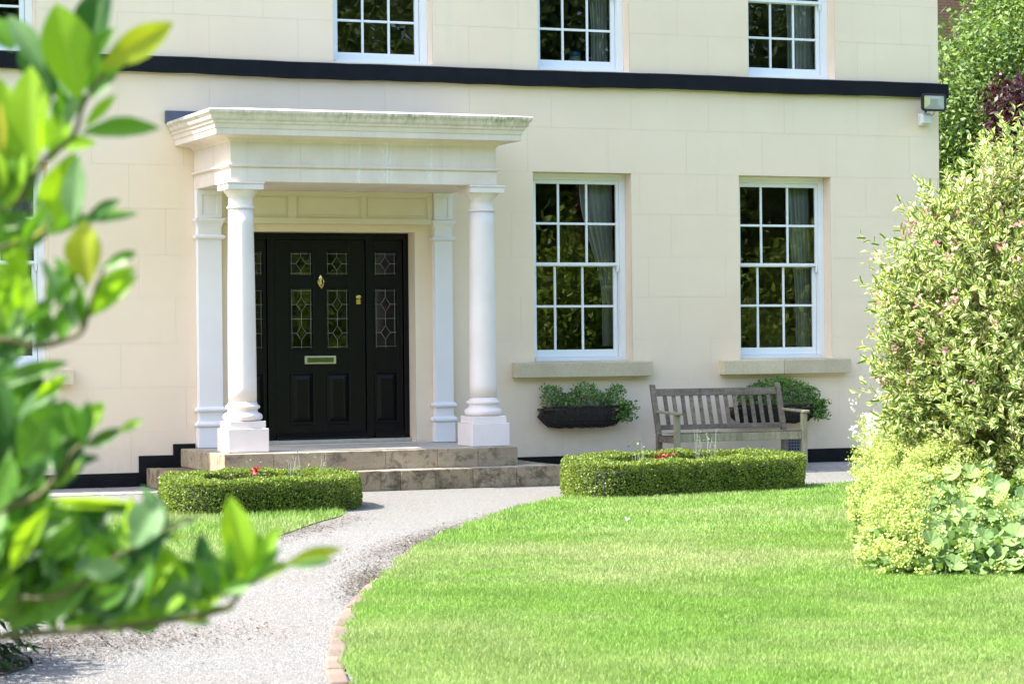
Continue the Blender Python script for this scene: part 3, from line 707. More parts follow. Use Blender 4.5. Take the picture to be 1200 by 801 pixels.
# ------------------------------------------------------------------ portico
portico = empty('portico', (8.47, -.9, .404), 'off white columned portico sheltering the black front door', 'portico')
BX0, BX1, BY = 7.014, 9.945, -1.423                               # entablature body
def ring_sweep(mb, prof, x0, x1, yf, yb=-.003):
    """profile of (outward offset, z) swept round left side, front and right side with mitres"""
    P = [[(x0-o, yb, z) for o, z in prof], [(x0-o, yf-o, z) for o, z in prof], [(x1+o, yf-o, z) for o, z in prof], [(x1+o, yb, z) for o, z in prof]]
    n = len(prof); vs = [v for r in P for v in r]; fs = []
    for k in range(3):
        for i in range(n-1): fs.append((k*n+i, (k+1)*n+i, (k+1)*n+i+1, k*n+i+1))
    mb.add(vs, fs)
ent = MB(); ent.box(BX0, BX1, BY, -.003, 3.172, 3.33)             # architrave
ENT = ent.build('architrave', M['portico'], portico, .004)
# seams between the facing stones of the frieze
J = [BX0, 7.764, 8.725, 9.183, BX1]
for i in range(4):
    f = MB(); f.box(J[i]+(.003 if i else 0), J[i+1]-(.003 if i < 3 else 0), BY-.003 if i else BY-.0033, BY-.0005, 3.176, 3.318); f.build('facing_stone', M['portico'], ENT, .002)
fz = MB(); fz.box(BX0+.004, BX1-.004, BY+.004, -.003, 3.352, 3.60); FZ = fz.build('frieze', M['portico'], portico)
for i in range(4):
    f = MB(); f.box(J[i]+.0025, J[i+1]-.0025, BY, BY+.0035, 3.354, 3.582); f.build('facing_stone', M['portico'], FZ, .002)
a = MB(); ring_sweep(a, [(-.01, 3.352), (.026, 3.352), (.030, 3.346), (.030, 3.334), (.018, 3.322), (-.01, 3.318)][::-1], BX0, BX1, BY); a.build('fillet_moulding', M['portico'], portico)
c = MB(); ring_sweep(c, [(-.02, 3.575), (.004, 3.578), (.012, 3.588), (.030, 3.600), (.036, 3.612), (.060, 3.618), (.085, 3.628), (.20, 3.634), (.204, 3.640), (.204, 3.695), (.214, 3.700), (.220, 3.716), (.226, 3.742), (.242, 3.752),
                     (.246, 3.775), (.262, 3.786), (.270, 3.800), (.276, 3.822), (.290, 3.842), (.302, 3.852), (.304, 3.880), (.296, 3.886), (-.05, 3.93)], BX0, BX1, BY)
c.build('cornice', M['portico'], portico, .002, 1)
c = MB(); c.add([(BX0+.05,BY+.05,3.9295),(BX1-.05,BY+.05,3.9295),(BX1-.05,-.003,3.9295),(BX0+.05,-.003,3.9295)], [(0,1,2,3)]); c.build('lead_roof', M['flashing'], portico)
c = MB(); c.box(6.70, 10.27, -.055, -.004, 3.87, 4.01); c.build('flashing', M['flashing'], portico, .006)
COLP = {}
def column(cx):
    cy = -1.26
    b = MB(); b.box(cx-.215, cx+.215, cy-.215, cy+.215, .404, .648); pl = b.build('column', M['column'], portico, .006)
    tag(pl, 'left column, its shaft half sunlit' if cx < 8 else 'right column, in shade')
    b = MB(); b.box(cx-.19, cx+.19, cy-.19, cy+.19, .6485, .722); b.build('plinth', M['column'], pl, .005)
    R = []
    for i in range(9):                                             # torus
        t = -math.pi/2+math.pi*i/8; R.append((.166+.038*math.cos(t), .764+.041*math.sin(t)))
    prof = [(.12, .7225), (.160, .7225)]+R+[(.164, .807), (.156, .818), (.153, .832), (.158, .846), (.172, .850), (.178, .858), (.179, .872), (.173, .882), (.160, .886), (.152, .896), (.148, .915)]
    b = MB(); b.lathe(cx, cy, prof, 56); b.build('base', M['column'], pl)
    sh = []
    for i in range(15):
        t = i/14; sh.append((.1462-.0185*t**1.6+.001*math.sin(math.pi*t), .9155+(2.893-.9155)*t))
    b = MB(); b.lathe(cx, cy, sh, 56); b.build('shaft', M['column'], pl)
    prof = [(.126, 2.8935), (.132, 2.898), (.141, 2.903), (.145, 2.912), (.141, 2.922), (.130, 2.928), (.1265, 2.936), (.127, 3.02), (.140, 3.028), (.142, 3.036), (.152, 3.050), (.170, 3.070), (.182, 3.086), (.186, 3.0915)]
    b = MB(); b.lathe(cx, cy, prof, 56); b.build('capital', M['column'], pl)
    b = MB(); b.box(cx-.192, cx+.192, cy-.192, cy+.192, 3.092, 3.152); b.build('abacus', M['column'], pl, .004)
    b = MB(); b.box(cx-.203, cx+.203, cy-.203, cy+.203, 3.1525, 3.1715); b.build('abacus_lip', M['column'], pl, .004)
column(7.168); column(9.832)
def pilaster(x0, x1, yf, inner):
    p = MB(); p.box(x0+.012, x1-.012, yf+.012, -.004, .629, 2.842); P = p.build('pilaster', M['pilaster'], portico, .003)
    tag(P, 'pilaster behind the left column' if x0 < 8 else 'pilaster left of the right column')
    b = MB(); b.box(x0, x1, yf, -.004, .405, .6285); b.build('plinth', M['pilaster'], P, .003)
    def mould(nm, prof):
        q = MB(); n = len(prof); vs = []; fs = []
        for o, z in prof: vs += [(x0-o, -.004, z), (x0-o, yf-o, z), (x1+o, yf-o, z), (x1+o, -.004, z)]
        for i in range(n-1):
            for k in range(3): fs.append((i*4+k, i*4+k+1, (i+1)*4+k+1, (i+1)*4+k))
        fs += [(3, 2, 1, 0), ((n-1)*4, (n-1)*4+1, (n-1)*4+2, (n-1)*4+3)]
        q.add(vs, fs); q.build(nm, M['pilaster'], P)
    mould('base_moulding', [(-.01, .629), (.014, .632), (.020, .645), (.020, .660), (.010, .676), (-.008, .690)])
    mould('base_moulding', [(-.01, .785), (.004, .787), (.016, .798), (.020, .812), (.014, .828), (-.002, .836), (-.008, .845)])
    mould('neck_moulding', [(-.01, 2.636), (.010, 2.642), (.020, 2.655), (.020, 2.668), (.010, 2.680), (-.008, 2.690)])
    mould('cap_moulding', [(-.008, 2.775), (-.002, 2.80), (.006, 2.815), (.010, 2.828), (.020, 2.834), (.022, 2.858), (.012, 2.866), (-.008, 2.868)])
    d = MB(); d.box(x0+.004, x1-.004, yf+.014, -.004, 2.869, 3.171); d.build('die', M['pilaster'], P, .003)
    for (u0, u1, w0, w1) in ((x0+.004, x1-.004, 3.115, 3.1705), (x0+.004, x1-.004, 2.869, 2.90), (x0+.004, x0+.062, 2.9005, 3.1145), (x1-.062, x1-.004, 2.9005, 3.1145)):
        q = MB(); q.box(u0, u1, yf+.002, yf+.0135, w0, w1); q.build('die_frame', M['pilaster'], P, .003)
pilaster(7.012, 7.298, -.12, 1); pilaster(9.718, 9.950, -.12, -1)
# panelled frieze over the door
p = MB(); p.box(7.30, 9.716, -.075, -.004, 2.815, 3.171); PF = p.build('panelled_frieze', M['trim_cream'], portico)
cells = [(7.335, 8.045), (8.135, 8.880), (8.932, 9.655)]
xs = [7.30, 7.335, 8.045, 8.135, 8.880, 8.932, 9.655, 9.716]
for i in range(0, 8, 2):
    q = MB(); q.box(xs[i], xs[i+1], -.092, -.0755, 2.880, 3.125); q.build('panel_stile', M['trim_cream'], PF, .003)
for z0, z1 in ((2.815, 2.8795), (3.1255, 3.171)):
    q = MB(); q.box(7.30, 9.716, -.092, -.0755, z0, z1); q.build('panel_rail', M['trim_cream'], PF, .003)
for a, b in cells:
    q = MB(); i = .022
    for (u0, u1, w0, w1) in ((a+i, b-i, 3.125-i-.010, 3.125-i), (a+i, b-i, 2.880+i, 2.880+i+.010), (a+i, a+i+.010, 2.880+i+.0105, 3.125-i-.0105), (b-i-.010, b-i, 2.880+i+.0105, 3.125-i-.0105)): q.box(u0, u1, -.0815, -.0752, w0, w1)
    q.build('panel_moulding', M['trim_cream'], PF, .003)

# ------------------------------------------------------------------ doorsteps
steps = empty('doorsteps', (8.43, -1.0, 0), 'two worn sandstone doorsteps leading up to the black front door', 'steps')
def step(nm, x0, x1, yf, z0, z1, joints, mat, tread_d, rnd):
    body = MB(); body.box(x0+.03, x1-.03, yf+.16, -.025, z0, z1-.004); B = body.build(nm, mat, steps)
    js = [x0]+joints+[x1]
    for i in range(len(js)-1):
        a, b = js[i]+.0012, js[i+1]-.0012
        q = MB(); q.box(a, b, yf+random.uniform(-.004, .004), yf+.155, z0, z1+random.uniform(-.002, .001)); q.build('step_stone', mat, B, .006, 3)
    # side stones
    for s in (0, 1):
        ys = [yf+.158, yf+.158+(-.025-yf-.158)*.5, -.025]
        for k in range(2):
            q = MB(); xa, xb = (x0, x0+.15) if s == 0 else (x1-.15, x1); q.box(xa, xb, ys[k]+.003, ys[k+1]-.003, z0, z1+random.uniform(-.002, .001)); q.build('step_stone', mat, B, .012, 3)
    # treads
    x = x0+.153; r = random.Random(rnd)
    while x < x1-.155:
        w = min(.62*r.uniform(.8, 1.25), x1-.153-x)
        if tread_d: q = MB(); q.box(x+.003, x+w-.003, yf+.158, min(-.025, yf+.158+tread_d), z1-.05, z1+r.uniform(-.002, .0015)); q.build('tread_slab', M['tread'], B, .006)
        x += w
step('lower_step', 6.458, 10.50, -2.02, .0, .205, [7.05, 7.75, 8.40, 8.616, 8.998, 9.412, 9.90], M['step_low'], .30, 3)
step('upper_step', 6.832, 10.027, -1.743, .206, .402, [7.35, 7.891, 8.55, 9.125, 9.574], M['step'], 2.0, 4)

# ------------------------------------------------------------------ bench
def gz(x, y): return .012+(.045-.012)*max(0, 1+(y+.012)/1.2) if x > 10.4 else 0
bench = empty('bench', (12.95, -.85, .02), 'weathered grey teak slatted bench standing against the wall below the windows', 'bench')
bx0, bx1 = 12.20, 13.80; yF, yB = -1.12, -.66; TK, TP = M['teak'], M['teak_pale']
def hexa(mb, a, b):      # box between two rectangles given as 4 corners each
    mb.add(list(a)+list(b), [(0,3,2,1),(4,5,6,7),(0,1,5,4),(1,2,6,5),(2,3,7,6),(3,0,4,7)]); return mb
lean = .17
for x, dx in ((bx0-.03, 0), (bx1-.03, 0)):
    q = MB(); hexa(q, [(x,yB-.03,.01),(x+.06,yB-.03,.01),(x+.06,yB+.03,.01),(x,yB+.03,.01)], [(x,yB-.03,.44),(x+.06,yB-.03,.44),(x+.06,yB+.03,.44),(x,yB+.03,.44)])
    q.build('leg', TK, bench, .006)
    q = MB(); hexa(q, [(x,yB-.03,.4405),(x+.06,yB-.03,.4405),(x+.06,yB+.03,.4405),(x,yB+.03,.4405)], [(x,yB-.03+lean,1.005),(x+.06,yB-.03+lean,1.005),(x+.06,yB+.02+lean,1.01),(x,yB+.02+lean,1.01)])
    q.build('back_post', TK, bench, .008)
    q = MB(); q.box(x, x+.065, yF-.03, yF+.03, .01, .672); q.build('leg', TP, bench, .008)
    q = MB(); q.box(x+.012, x+.048, yF+.031, yB-.031, .36, .43); q.build('side_rail', TK, bench, .004)
    q = MB(); za, zb = .673, .690
    q.add([(x-.012,yF-.07,za),(x+.075,yF-.07,za),(x+.06,yB+.02,zb),(x+.004,yB+.02,zb),(x-.012,yF-.07,za+.03),(x+.075,yF-.07,za+.03),(x+.06,yB+.02,zb+.028),(x+.004,yB+.02,zb+.028)], [(0,3,2,1),(4,5,6,7),(0,1,5,4),(1,2,6,5),(2,3,7,6),(3,0,4,7)])
    q.build('armrest', TP, bench, .008)
q = MB(); q.box(bx0+.036, bx1-.031, yF-.018, yF+.018, .375, .462); q.build('front_rail', TP, bench, .006)
q = MB(); q.box(bx0+.031, bx1-.031, yB-.018, yB+.018, .365, .435); q.build('rear_rail', TK, bench, .005)
for i in range(6):
    y = yF-.005+i*.078; q = MB(); q.box(bx0-.02 if i else bx0+.04, bx1+.02 if i else bx1-.035, y-.028+(.02 if not i else 0), y+.032, .4635, .482-.004*i); q.build('seat_slat', TK, bench, .005)
def backrail(z0, z1, nm):
    f = lambda z: yB+lean*(z-.44)/.57
    q = MB(); a, b = bx0+.031, bx1-.031
    q.add([(a,f(z0)-.018,z0),(b,f(z0)-.018,z0),(b,f(z0)+.016,z0),(a,f(z0)+.016,z0),(a,f(z1)-.018,z1),(b,f(z1)-.018,z1),(b,f(z1)+.016,z1),(a,f(z1)+.016,z1)], [(0,3,2,1),(4,5,6,7),(0,1,5,4),(1,2,6,5),(2,3,7,6),(3,0,4,7)])
    q.build(nm, TK, bench, .006)
backrail(.875, .958, 'top_rail'); backrail(.497, .552, 'lower_back_rail')
f = lambda z: yB+lean*(z-.44)/.57
for i in range(13):
    x = bx0+.03+(bx1-bx0-.06)*(i+1)/14+.0; q = MB(); a, b = x-.024, x+.024; z0, z1 = .5525, .8745; w = random.uniform(-.002, .002)
    q.add([(a,f(z0)-.008,z0),(b,f(z0)-.008,z0),(b,f(z0)+.008,z0),(a,f(z0)+.008,z0),(a+w,f(z1)-.008,z1),(b+w,f(z1)-.008,z1),(b+w,f(z1)+.008,z1),(a+w,f(z1)+.008,z1)], [(0,3,2,1),(4,5,6,7),(0,1,5,4),(1,2,6,5),(2,3,7,6),(3,0,4,7)])
    q.build('back_slat', TK, bench, .003)

# ------------------------------------------------------------------ wall baskets and their plants
def basket(x0, x1, zt, zb, label):
    cx = (x0+x1)/2; hw = (x1-x0)/2; b = empty('wall_basket', (cx, 0, zb), label, 'wall basket', 'black wall baskets on the front wall')
    n = 16; ri = []; vs = []; fs = []; depth = .25
    sec = lambda t: (math.cos(t), math.sin(t))                  # half round section out from the wall
    m = 9; L = MB()
    for i in range(n+1):
        u = -1+2*i/n; k = max((1-abs(u)**7)**.5 if abs(u) < 1 else 0, .45)
        for j in range(m+1):
            t = math.pi/2*j/m; y = -.012-depth*math.cos(t)**.6*(.55+.45*k); z = zt-(zt-zb)*k*math.sin(t)**.6
            vs.append((cx+hw*u, y+random.uniform(-.006, .006) if j else y, z+random.uniform(-.006, .006)))
    for i in range(n):
        for j in range(m): a = i*(m+1)+j; fs.append((a, a+m+1, a+m+2, a+1))
    fs.append(tuple(range(m+1))); fs.append(tuple(n*(m+1)+i for i in reversed(range(m+1))))
    L.add(vs, fs); L.build('coir_liner', M['coir'], b)
    for i in range(0, n+1, 2):
        u = -1+2*i/n; k = max((1-abs(u)**7)**.5 if abs(u) < 1 else 0, .45); pts = []
        for j in range(m+1):
            t = math.pi/2*j/m; pts.append((cx+hw*u*1.01, -.012-(depth+.014)*math.cos(t)**.6*(.55+.45*k)-.004, zt+.008-(zt-zb+.014)*k*math.sin(t)**.6))
        q = MB(); q.tube(pts, .0045, 5); q.build('iron_bar', M['iron'], b)
    for lv in (0, 4):
        pts = []
        for i in range(n+1):
            u = -1+2*i/n; k = max((1-abs(u)**7)**.5 if abs(u) < 1 else 0, .45); t = math.pi/2*lv/m
            pts.append((cx+hw*u*1.01, -.012-(depth+.018)*math.cos(t)**.6*(.55+.45*k)-.004, zt+.008-(zt-zb+.014)*k*math.sin(t)**.6))
        q = MB(); q.tube(pts, .006 if lv == 0 else .005, 5); q.build('iron_rim', M['iron'], b)
    q = MB(); q.box(cx-hw, cx+hw, -.26, -.014, zt-.035, zt-.015); q.build('soil', M['soil'], b)
def tuft(name, x0, x1, z, hmax, n, label, cat, org, mat, shape, y0=-.24, y1=-.04, trail=None):
    P = np.zeros((n, 3)); D = np.zeros((n, 3)); u = RNG.uniform(0, 1, n)
    P[:, 0] = x0+(x1-x0)*u; P[:, 1] = RNG.uniform(y0, y1, n); h = shape(u)*hmax; P[:, 2] = z-.03+h*RNG.random(n)**.75
    D = unit(RNG.normal(size=(n, 3))*.9+np.array([0, -.25, .55])); N = rand_dirs(n)
    if trail is not None:
        k = int(n*.22); tx, tw, dz = trail; P[:k, 0] = tx+RNG.normal(0, tw, k); P[:k, 1] = RNG.uniform(y0-.06, y0+.05, k); P[:k, 2] = z-RNG.random(k)**1.2*dz+.05
    L = RNG.uniform(.022, .052, n); o = obj_from(name, leaf_mesh(name, P-np.array(org), D, N, L, L*.45, mat, simple=True), None, org)
    tag(o, label, cat); return o
basket(10.985, 12.015, .765, .525, 'black iron wall basket under the window just right of the portico')
basket(13.41, 14.52, .735, .52, 'black iron wall basket behind the right end of the bench')
basket(4.05, 5.235, .90, .70, 'black iron wall basket left of the portico, mostly behind leaves')
s1 = lambda u: .45+.55*np.abs(np.sin(u*7+1))*(1-.3*np.abs(u-.5))
tuft('basket_plant', 11.0, 12.0, .765, .30, 3000, 'green leafy bedding plant filling the wall basket next to the portico', 'plant', (11.5, -.14, .75), M['basket_leaf'], s1, trail=(11.98, .07, .22))
tuft('basket_plant', 13.50, 14.52, .735, .34, 4200, 'bushy green plant filling the wall basket behind the bench end', 'plant', (14.0, -.14, .72), M['basket_leaf'], lambda u: .55+.45*np.sin(np.clip(u, 0, 1)*3.1), trail=(14.50, .05, .22))
tuft('basket_plant', 4.1, 5.22, .90, .17, 1600, 'green plant in the wall basket left of the portico', 'plant', (4.65, -.14, .88), M['basket_leaf'], s1)
tuft('small_flowers', 11.02, 11.9, .80, .22, 120, 'tiny pale pink flowers among the basket plant next to the portico', 'flower', (11.5, -.16, .8), M['basket_pale'], lambda u: np.where(u < .35, 1, .5))
tuft('small_flowers', 13.46, 14.55, .72, .24, 110, 'tiny pale flowers among the basket plant behind the bench', 'flower', (14.0, -.16, .74), M['basket_pale'], lambda u: .8+0*u)

# ------------------------------------------------------------------ security floodlight at the corner
fl = empty('floodlight', (16.10, -.10, 4.20), 'rectangular security floodlight with motion sensor at the house corner under the black band', 'floodlight')
cx, cz = 16.105, 4.335
def rrect(w, h, r, y, n=5):
    pts = []
    for sx, sz, a0 in ((1, -1, -math.pi/2), (1, 1, 0), (-1, 1, math.pi/2), (-1, -1, math.pi)):
        for i in range(n+1):
            a = a0+math.pi/2*i/n; pts.append((cx+sx*(w-r)+r*math.cos(a), y, cz+sz*(h-r)+r*math.sin(a)))
    return pts
def loft(mb, rings, cap=True):
    n = len(rings[0]); vs = [p for r in rings for p in r]; fs = []
    for k in range(len(rings)-1):
        for i in range(n): j = (i+1) % n; fs.append((k*n+i, k*n+j, (k+1)*n+j, (k+1)*n+i))
    if cap: fs.append(tuple(reversed(range(n)))); fs.append(tuple((len(rings)-1)*n+i for i in range(n)))
    return mb.add(vs, fs)
q = MB(); loft(q, [rrect(.160, .100, .035, -.255), rrect(.165, .105, .037, -.235), rrect(.150, .092, .03, -.20), rrect(.09, .06, .02, -.13)]); q.build('housing', M['iron'], fl, 0)
q = MB(); loft(q, [rrect(.166, .106, .038, -.262), rrect(.166, .106, .038, -.2565), rrect(.142, .083, .022, -.2562), rrect(.142, .083, .022, -.265), rrect(.166, .106, .038, -.2622)], False); q.build('bezel', M['iron'], fl)
q = MB(); loft(q, [rrect(.140, .081, .02, -.256), rrect(.05, .03, .01, -.2555)], False)
R1 = [(cx-.140, -.2575, cz-.08), (cx+.140, -.2575, cz-.08), (cx+.140, -.2575, cz+.08), (cx-.140, -.2575, cz+.08)]; R2 = [(cx-.055, -.2558, cz-.02), (cx+.055, -.2558, cz-.02), (cx+.055, -.2558, cz+.045), (cx-.055, -.2558, cz+.045)]
FM = [simple('lamp_reflector_yellow', (.62, .58, .30), None, .35), simple('lamp_reflector_grey', (.42, .42, .40), None, .35), simple('lamp_reflector_pale', (.55, .54, .52), None, .35), simple('lamp_reflector_green', (.30, .33, .26), None, .35)]
for i, mt in ((3, FM[0]), (1, FM[1]), (2, FM[2]), (0, FM[3])):
    q = MB(); j = (i+1) % 4; q.add([R1[i], R1[j], R2[j], R2[i]], [(0, 1, 2, 3)]); q.build('reflector', mt, fl)
q = MB(); q.add(R2, [(0, 1, 2, 3)]); q.build('lamp_window', FM[3], fl)
q = MB(); q.box(cx-.075, cx+.055, -.10, -.004, 4.075, 4.225); q.build('sensor_box', M['plastic_white'], fl, .008)
q = MB(); loft(q, [[(cx-.03+a*.075, -.105, 4.15+b*.062) for a, b in ((-1, -1), (1, -1), (1, 1), (-1, 1))], [(cx-.03+a*.06, -.150, 4.145+b*.048) for a, b in ((-1, -1), (1, -1), (1, 1), (-1, 1))]]); q.build('sensor_head', M['plastic_white'], fl, .01)
q = MB(); q.tube([(cx, -.14, 4.31), (cx-.01, -.10, 4.26), (cx-.01, -.05, 4.20)], .014, 8); q.build('bracket', M['iron'], fl)
q = MB(); q.tube([(cx+.05, -.22, 4.27), (cx+.055, -.15, 4.20), (cx+.03, -.08, 4.17)], .004, 5); q.build('cable', M['iron'], fl)

# ------------------------------------------------------------------ curtains and the jar behind the glass
def curtain(x0, x1, z0, z1, label, gather=None):
    n, m = 40, 16; vs = []; fs = []
    for j in range(m+1):
        t = j/m; z = z1+(z0-z1)*t
        for i in range(n+1):
            u = i/n; w = 1.0 if gather is None else 1-gather*math.sin(min(t*1.35, 1)*math.pi/2)**2
            x = x1-(x1-x0)*(1-u)*w; vs.append((x, .42+.025*math.sin(u*34+t*1.5)+.01*math.sin(u*13), z))
    for j in range(m):
        for i in range(n): a = j*(n+1)+i; fs.append((a, a+1, a+n+2, a+n+1))
    q = MB(); q.add(vs, fs, True); org = ((x0+x1)/2, .42, z1)
    q.build_top('curtain', M['curtain'], org, label, 'curtain', 'pale curtains behind the sash windows')
curtain(11.72, 12.15, 1.45, 3.33, 'sheer pale curtain tapering at the right side of the window next to the portico', .68)
curtain(14.44, 14.76, 1.40, 3.33, 'sheer pale curtain in the ground floor window above the bench', .42)
curtain(5.02, 5.40, 1.40, 3.33, 'sheer pale curtain in the ground floor window left of the portico', .5)
curtain(11.80, 12.10, 4.66, 6.30, 'pale curtain in the upper window above the first wall basket', .35)
curtain(14.44, 14.82, 4.66, 6.30, 'pale curtain in the upper window above the bench', .15)
jar = empty('glass_jar', (11.655, .36, 4.61), 'round jar of colourful bits with a blue lid on an upstairs windowsill', 'jar')
q = MB(); q.lathe(11.655, .36, [(.06, 4.61), (.072, 4.62), (.074, 4.74), (.068, 4.78), (.05, 4.80)], 20); q.build('jar_body', simple('mixed_sweets', (.10, .22, .22), (.60, .50, .38), .3, 90), jar)
q = MB(); q.lathe(11.655, .36, [(.055, 4.8), (.070, 4.802), (.070, 4.845), (.06, 4.852)], 20); q.build('lid', simple('blue_lid', (.02, .16, .42), None, .4), jar)

# ------------------------------------------------------------------ clipped box hedges
def hedge(name, path, hw, h, zb, n, label, seed):
    rs = np.random.default_rng(seed); m0 = len(path); P = np.array(catmull(path*3, 10))[m0*10:2*m0*10, :2]; K = 4; P = sum(np.roll(P, i, 0) for i in range(-K, K+1))/(2*K+1); P = np.vstack([P, P[:1]])
    seg = np.linalg.norm(np.diff(P, axis=0), axis=1); cum = np.r_[0, np.cumsum(seg)]; L = cum[-1]
    TV = unit(np.roll(P[:-1], -1, 0)-np.roll(P[:-1], 1, 0)); TV = np.vstack([TV, TV[:1]])
    def at_t(t):
        t = np.mod(t, L); i = np.clip(np.searchsorted(cum, t)-1, 0, len(seg)-1); f = ((t-cum[i])/seg[i])[:, None]
        p = P[i]*(1-f)+P[i+1]*f; d = unit(TV[i]*(1-f)+TV[i+1]*f); return p, np.stack([d[:, 1], -d[:, 0]], 1)
    root = empty(name, (float(P[:, 0].mean()), float(P[:, 1].mean()), zb), label, 'hedge', 'box hedges edging the beds by the doorsteps')
    # dark core; the hedge's inner shade is put into its colour
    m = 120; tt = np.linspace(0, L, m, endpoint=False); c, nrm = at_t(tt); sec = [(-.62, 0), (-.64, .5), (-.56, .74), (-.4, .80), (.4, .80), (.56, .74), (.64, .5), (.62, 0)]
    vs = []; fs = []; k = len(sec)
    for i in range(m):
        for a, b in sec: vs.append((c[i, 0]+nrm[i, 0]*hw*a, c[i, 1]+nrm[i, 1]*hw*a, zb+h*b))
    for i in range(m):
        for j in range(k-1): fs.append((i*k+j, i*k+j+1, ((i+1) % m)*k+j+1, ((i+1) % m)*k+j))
    q = MB(); q.add(vs, fs); q.build('inner_shade_core', M['hedge_core'], root)
    t = rs.uniform(0, L, n); s = rs.uniform(0, 1, n); per = 2*h+2*hw; q_ = s*per
    c, nr = at_t(t); side = np.where(q_ < h, -1, np.where(q_ > h+2*hw, 1, 0)); a = np.where(side == -1, -hw, np.where(side == 1, hw, q_-h-hw)); z = np.where(side == -1, q_, np.where(side == 1, per-q_, h))
    lump = .009*np.sin(t*7.3+z*9)+.008*np.sin(t*17+a*11)+.007*np.sin(t*31+z*27)
    N = np.stack([nr[:, 0]*side, nr[:, 1]*side, (side == 0)*1.0], 1)
    cor = np.clip((z-h*.8)/(h*.2), 0, 1)*(side != 0)+np.clip((np.abs(a)-hw*.75)/(hw*.25), 0, 1)*(side == 0)
    Pn = np.stack([c[:, 0]+nr[:, 0]*a, c[:, 1]+nr[:, 1]*a, zb+z], 1)+N*(lump-.008*cor*cor-np.abs(rs.normal(0, .014, n))+.004)[:, None]
    bigb = rs.random(n) < .006; Pn[bigb] += N[bigb]*rs.uniform(.01, .03, bigb.sum())[:, None]
    D = unit(N*.7+rs.normal(size=(n, 3))*.8+np.array([0, 0, .3])); Ln = rs.uniform(.014, .027, n)
    me = leaf_mesh('foliage', Pn-np.array(WORLD[root.name]), D, unit(rs.normal(size=(n, 3))+N), Ln, Ln*.62, M['box_leaf'], simple=True)
    o = obj_from('foliage', me, root); tag(o, kind='stuff')
hedge('box_hedge', [(5.74, -4.62), (6.3, -4.66), (6.88, -4.62), (7.22, -4.30), (7.32, -3.6), (7.1, -3.15), (6.5, -3.08), (6.08, -3.2), (5.80, -3.9)], .17, .30, .0, 84000, 'low clipped box hedge left of the gravel path in front of the left column', 5)
hedge('box_hedge', [(9.70, -4.60), (10.3, -4.52), (11.1, -4.40), (11.80, -4.28), (12.02, -3.9), (12.08, -3.2), (11.7, -2.80), (11.0, -2.74), (10.4, -3.0), (9.85, -3.75)], .18, .33, .02, 105000, 'low clipped box hedge in front of the bench', 6)
sheet('soil_bed', [(6.0, -4.4), (7.0, -4.4), (7.1, -3.3), (6.2, -3.3)], .05, M['soil'], .05)
sheet('soil_bed', [(9.8, -4.4), (11.8, -4.2), (11.8, -3.1), (10.6, -3.1)], .05, M['soil'], .05)
def stems(name, pts, h, n, mat, label, cat, head=None, hm=None, spread=.05):
    q = MB(); org = tuple(pts[0])
    for i in range(n):
        b = pts[i % len(pts)]; hh = h*random.uniform(.7, 1.1); dx, dy = random.uniform(-spread, spread), random.uniform(-spread, spread)
        q.tube([b, (b[0]+dx*.4, b[1]+dy*.4, b[2]+hh*.6), (b[0]+dx, b[1]+dy, b[2]+hh)], [.0022, .002, .0012], 4)
    root = empty(name, org, label, cat); q.v = [v for v in q.v]; q.build('stem', mat, root)
    if head:
        P = []
        for i in range(n*head):
            b = pts[i % len(pts)]; P.append((b[0]+random.uniform(-spread, spread), b[1]+random.uniform(-spread, spread), b[2]+h*random.uniform(.5, 1.1)))
        P = np.array(P)-np.array(org); k = len(P)
        o = obj_from('small_leaves', leaf_mesh('small_leaves', P, rand_dirs(k), rand_dirs(k), .03, .012, hm, simple=True), root); tag(o, kind='stuff')
stems('silver_plant', [(6.92, -3.7, .05), (7.02, -3.72, .05)], .40, 7, M['silver_stem'], 'thin silvery stems standing up inside the left box hedge', 'plant', 4, M['mantle_leaf'], .08)
stems('silver_plant', [(6.55, -3.7, .05), (7.22, -3.6, .05)], .36, 6, M['silver_stem'], 'second tuft of thin silvery stems inside the left box hedge', 'plant', 4, M['mantle_leaf'], .07)
stems('silver_plant', [(10.45, -3.75, .05), (10.5, -3.8, .05)], .44, 9, M['silver_stem'], 'silvery stems at the left inside the right box hedge', 'plant', 4, M['mantle_leaf'], .07)
stems('silver_plant', [(11.2, -3.6, .05), (11.3, -3.62, .05), (11.4, -3.6, .05)], .52, 10, M['silver_stem'], 'tall silvery stems with nodding tips inside the right box hedge', 'plant', 4, M['mantle_leaf'], .09)
def petals(name, c, r, n, label):
    P = np.array(c)+RNG.normal(0, r, (n, 3)); o = obj_from(name, leaf_mesh(name, P-np.array(c), rand_dirs(n), rand_dirs(n), .03, .028, M['red_petal'], simple=True), None, tuple(c)); tag(o, label, 'flower')
petals('red_flower', (6.62, -3.55, .33), .018, 40, 'red flower head peeping over the left box hedge')
petals('red_flower', (10.62, -3.9, .31), .03, 50, 'orange red flower low inside the right box hedge')
petals('red_flower', (10.95, -3.4, .34), .03, 26, 'small red flower at the back of the right box hedge')

# white feather on the lawn
fe = MB(); fe.add([(8.53,-7.66,.05),(8.57,-7.65,.06),(8.55,-7.63,.068),(8.52,-7.64,.078)], [(0,1,2,3)]); fe.build_top('feather', M['white'], (8.55, -7.65, .08), 'small white feather lying on the big lawn', 'feather')

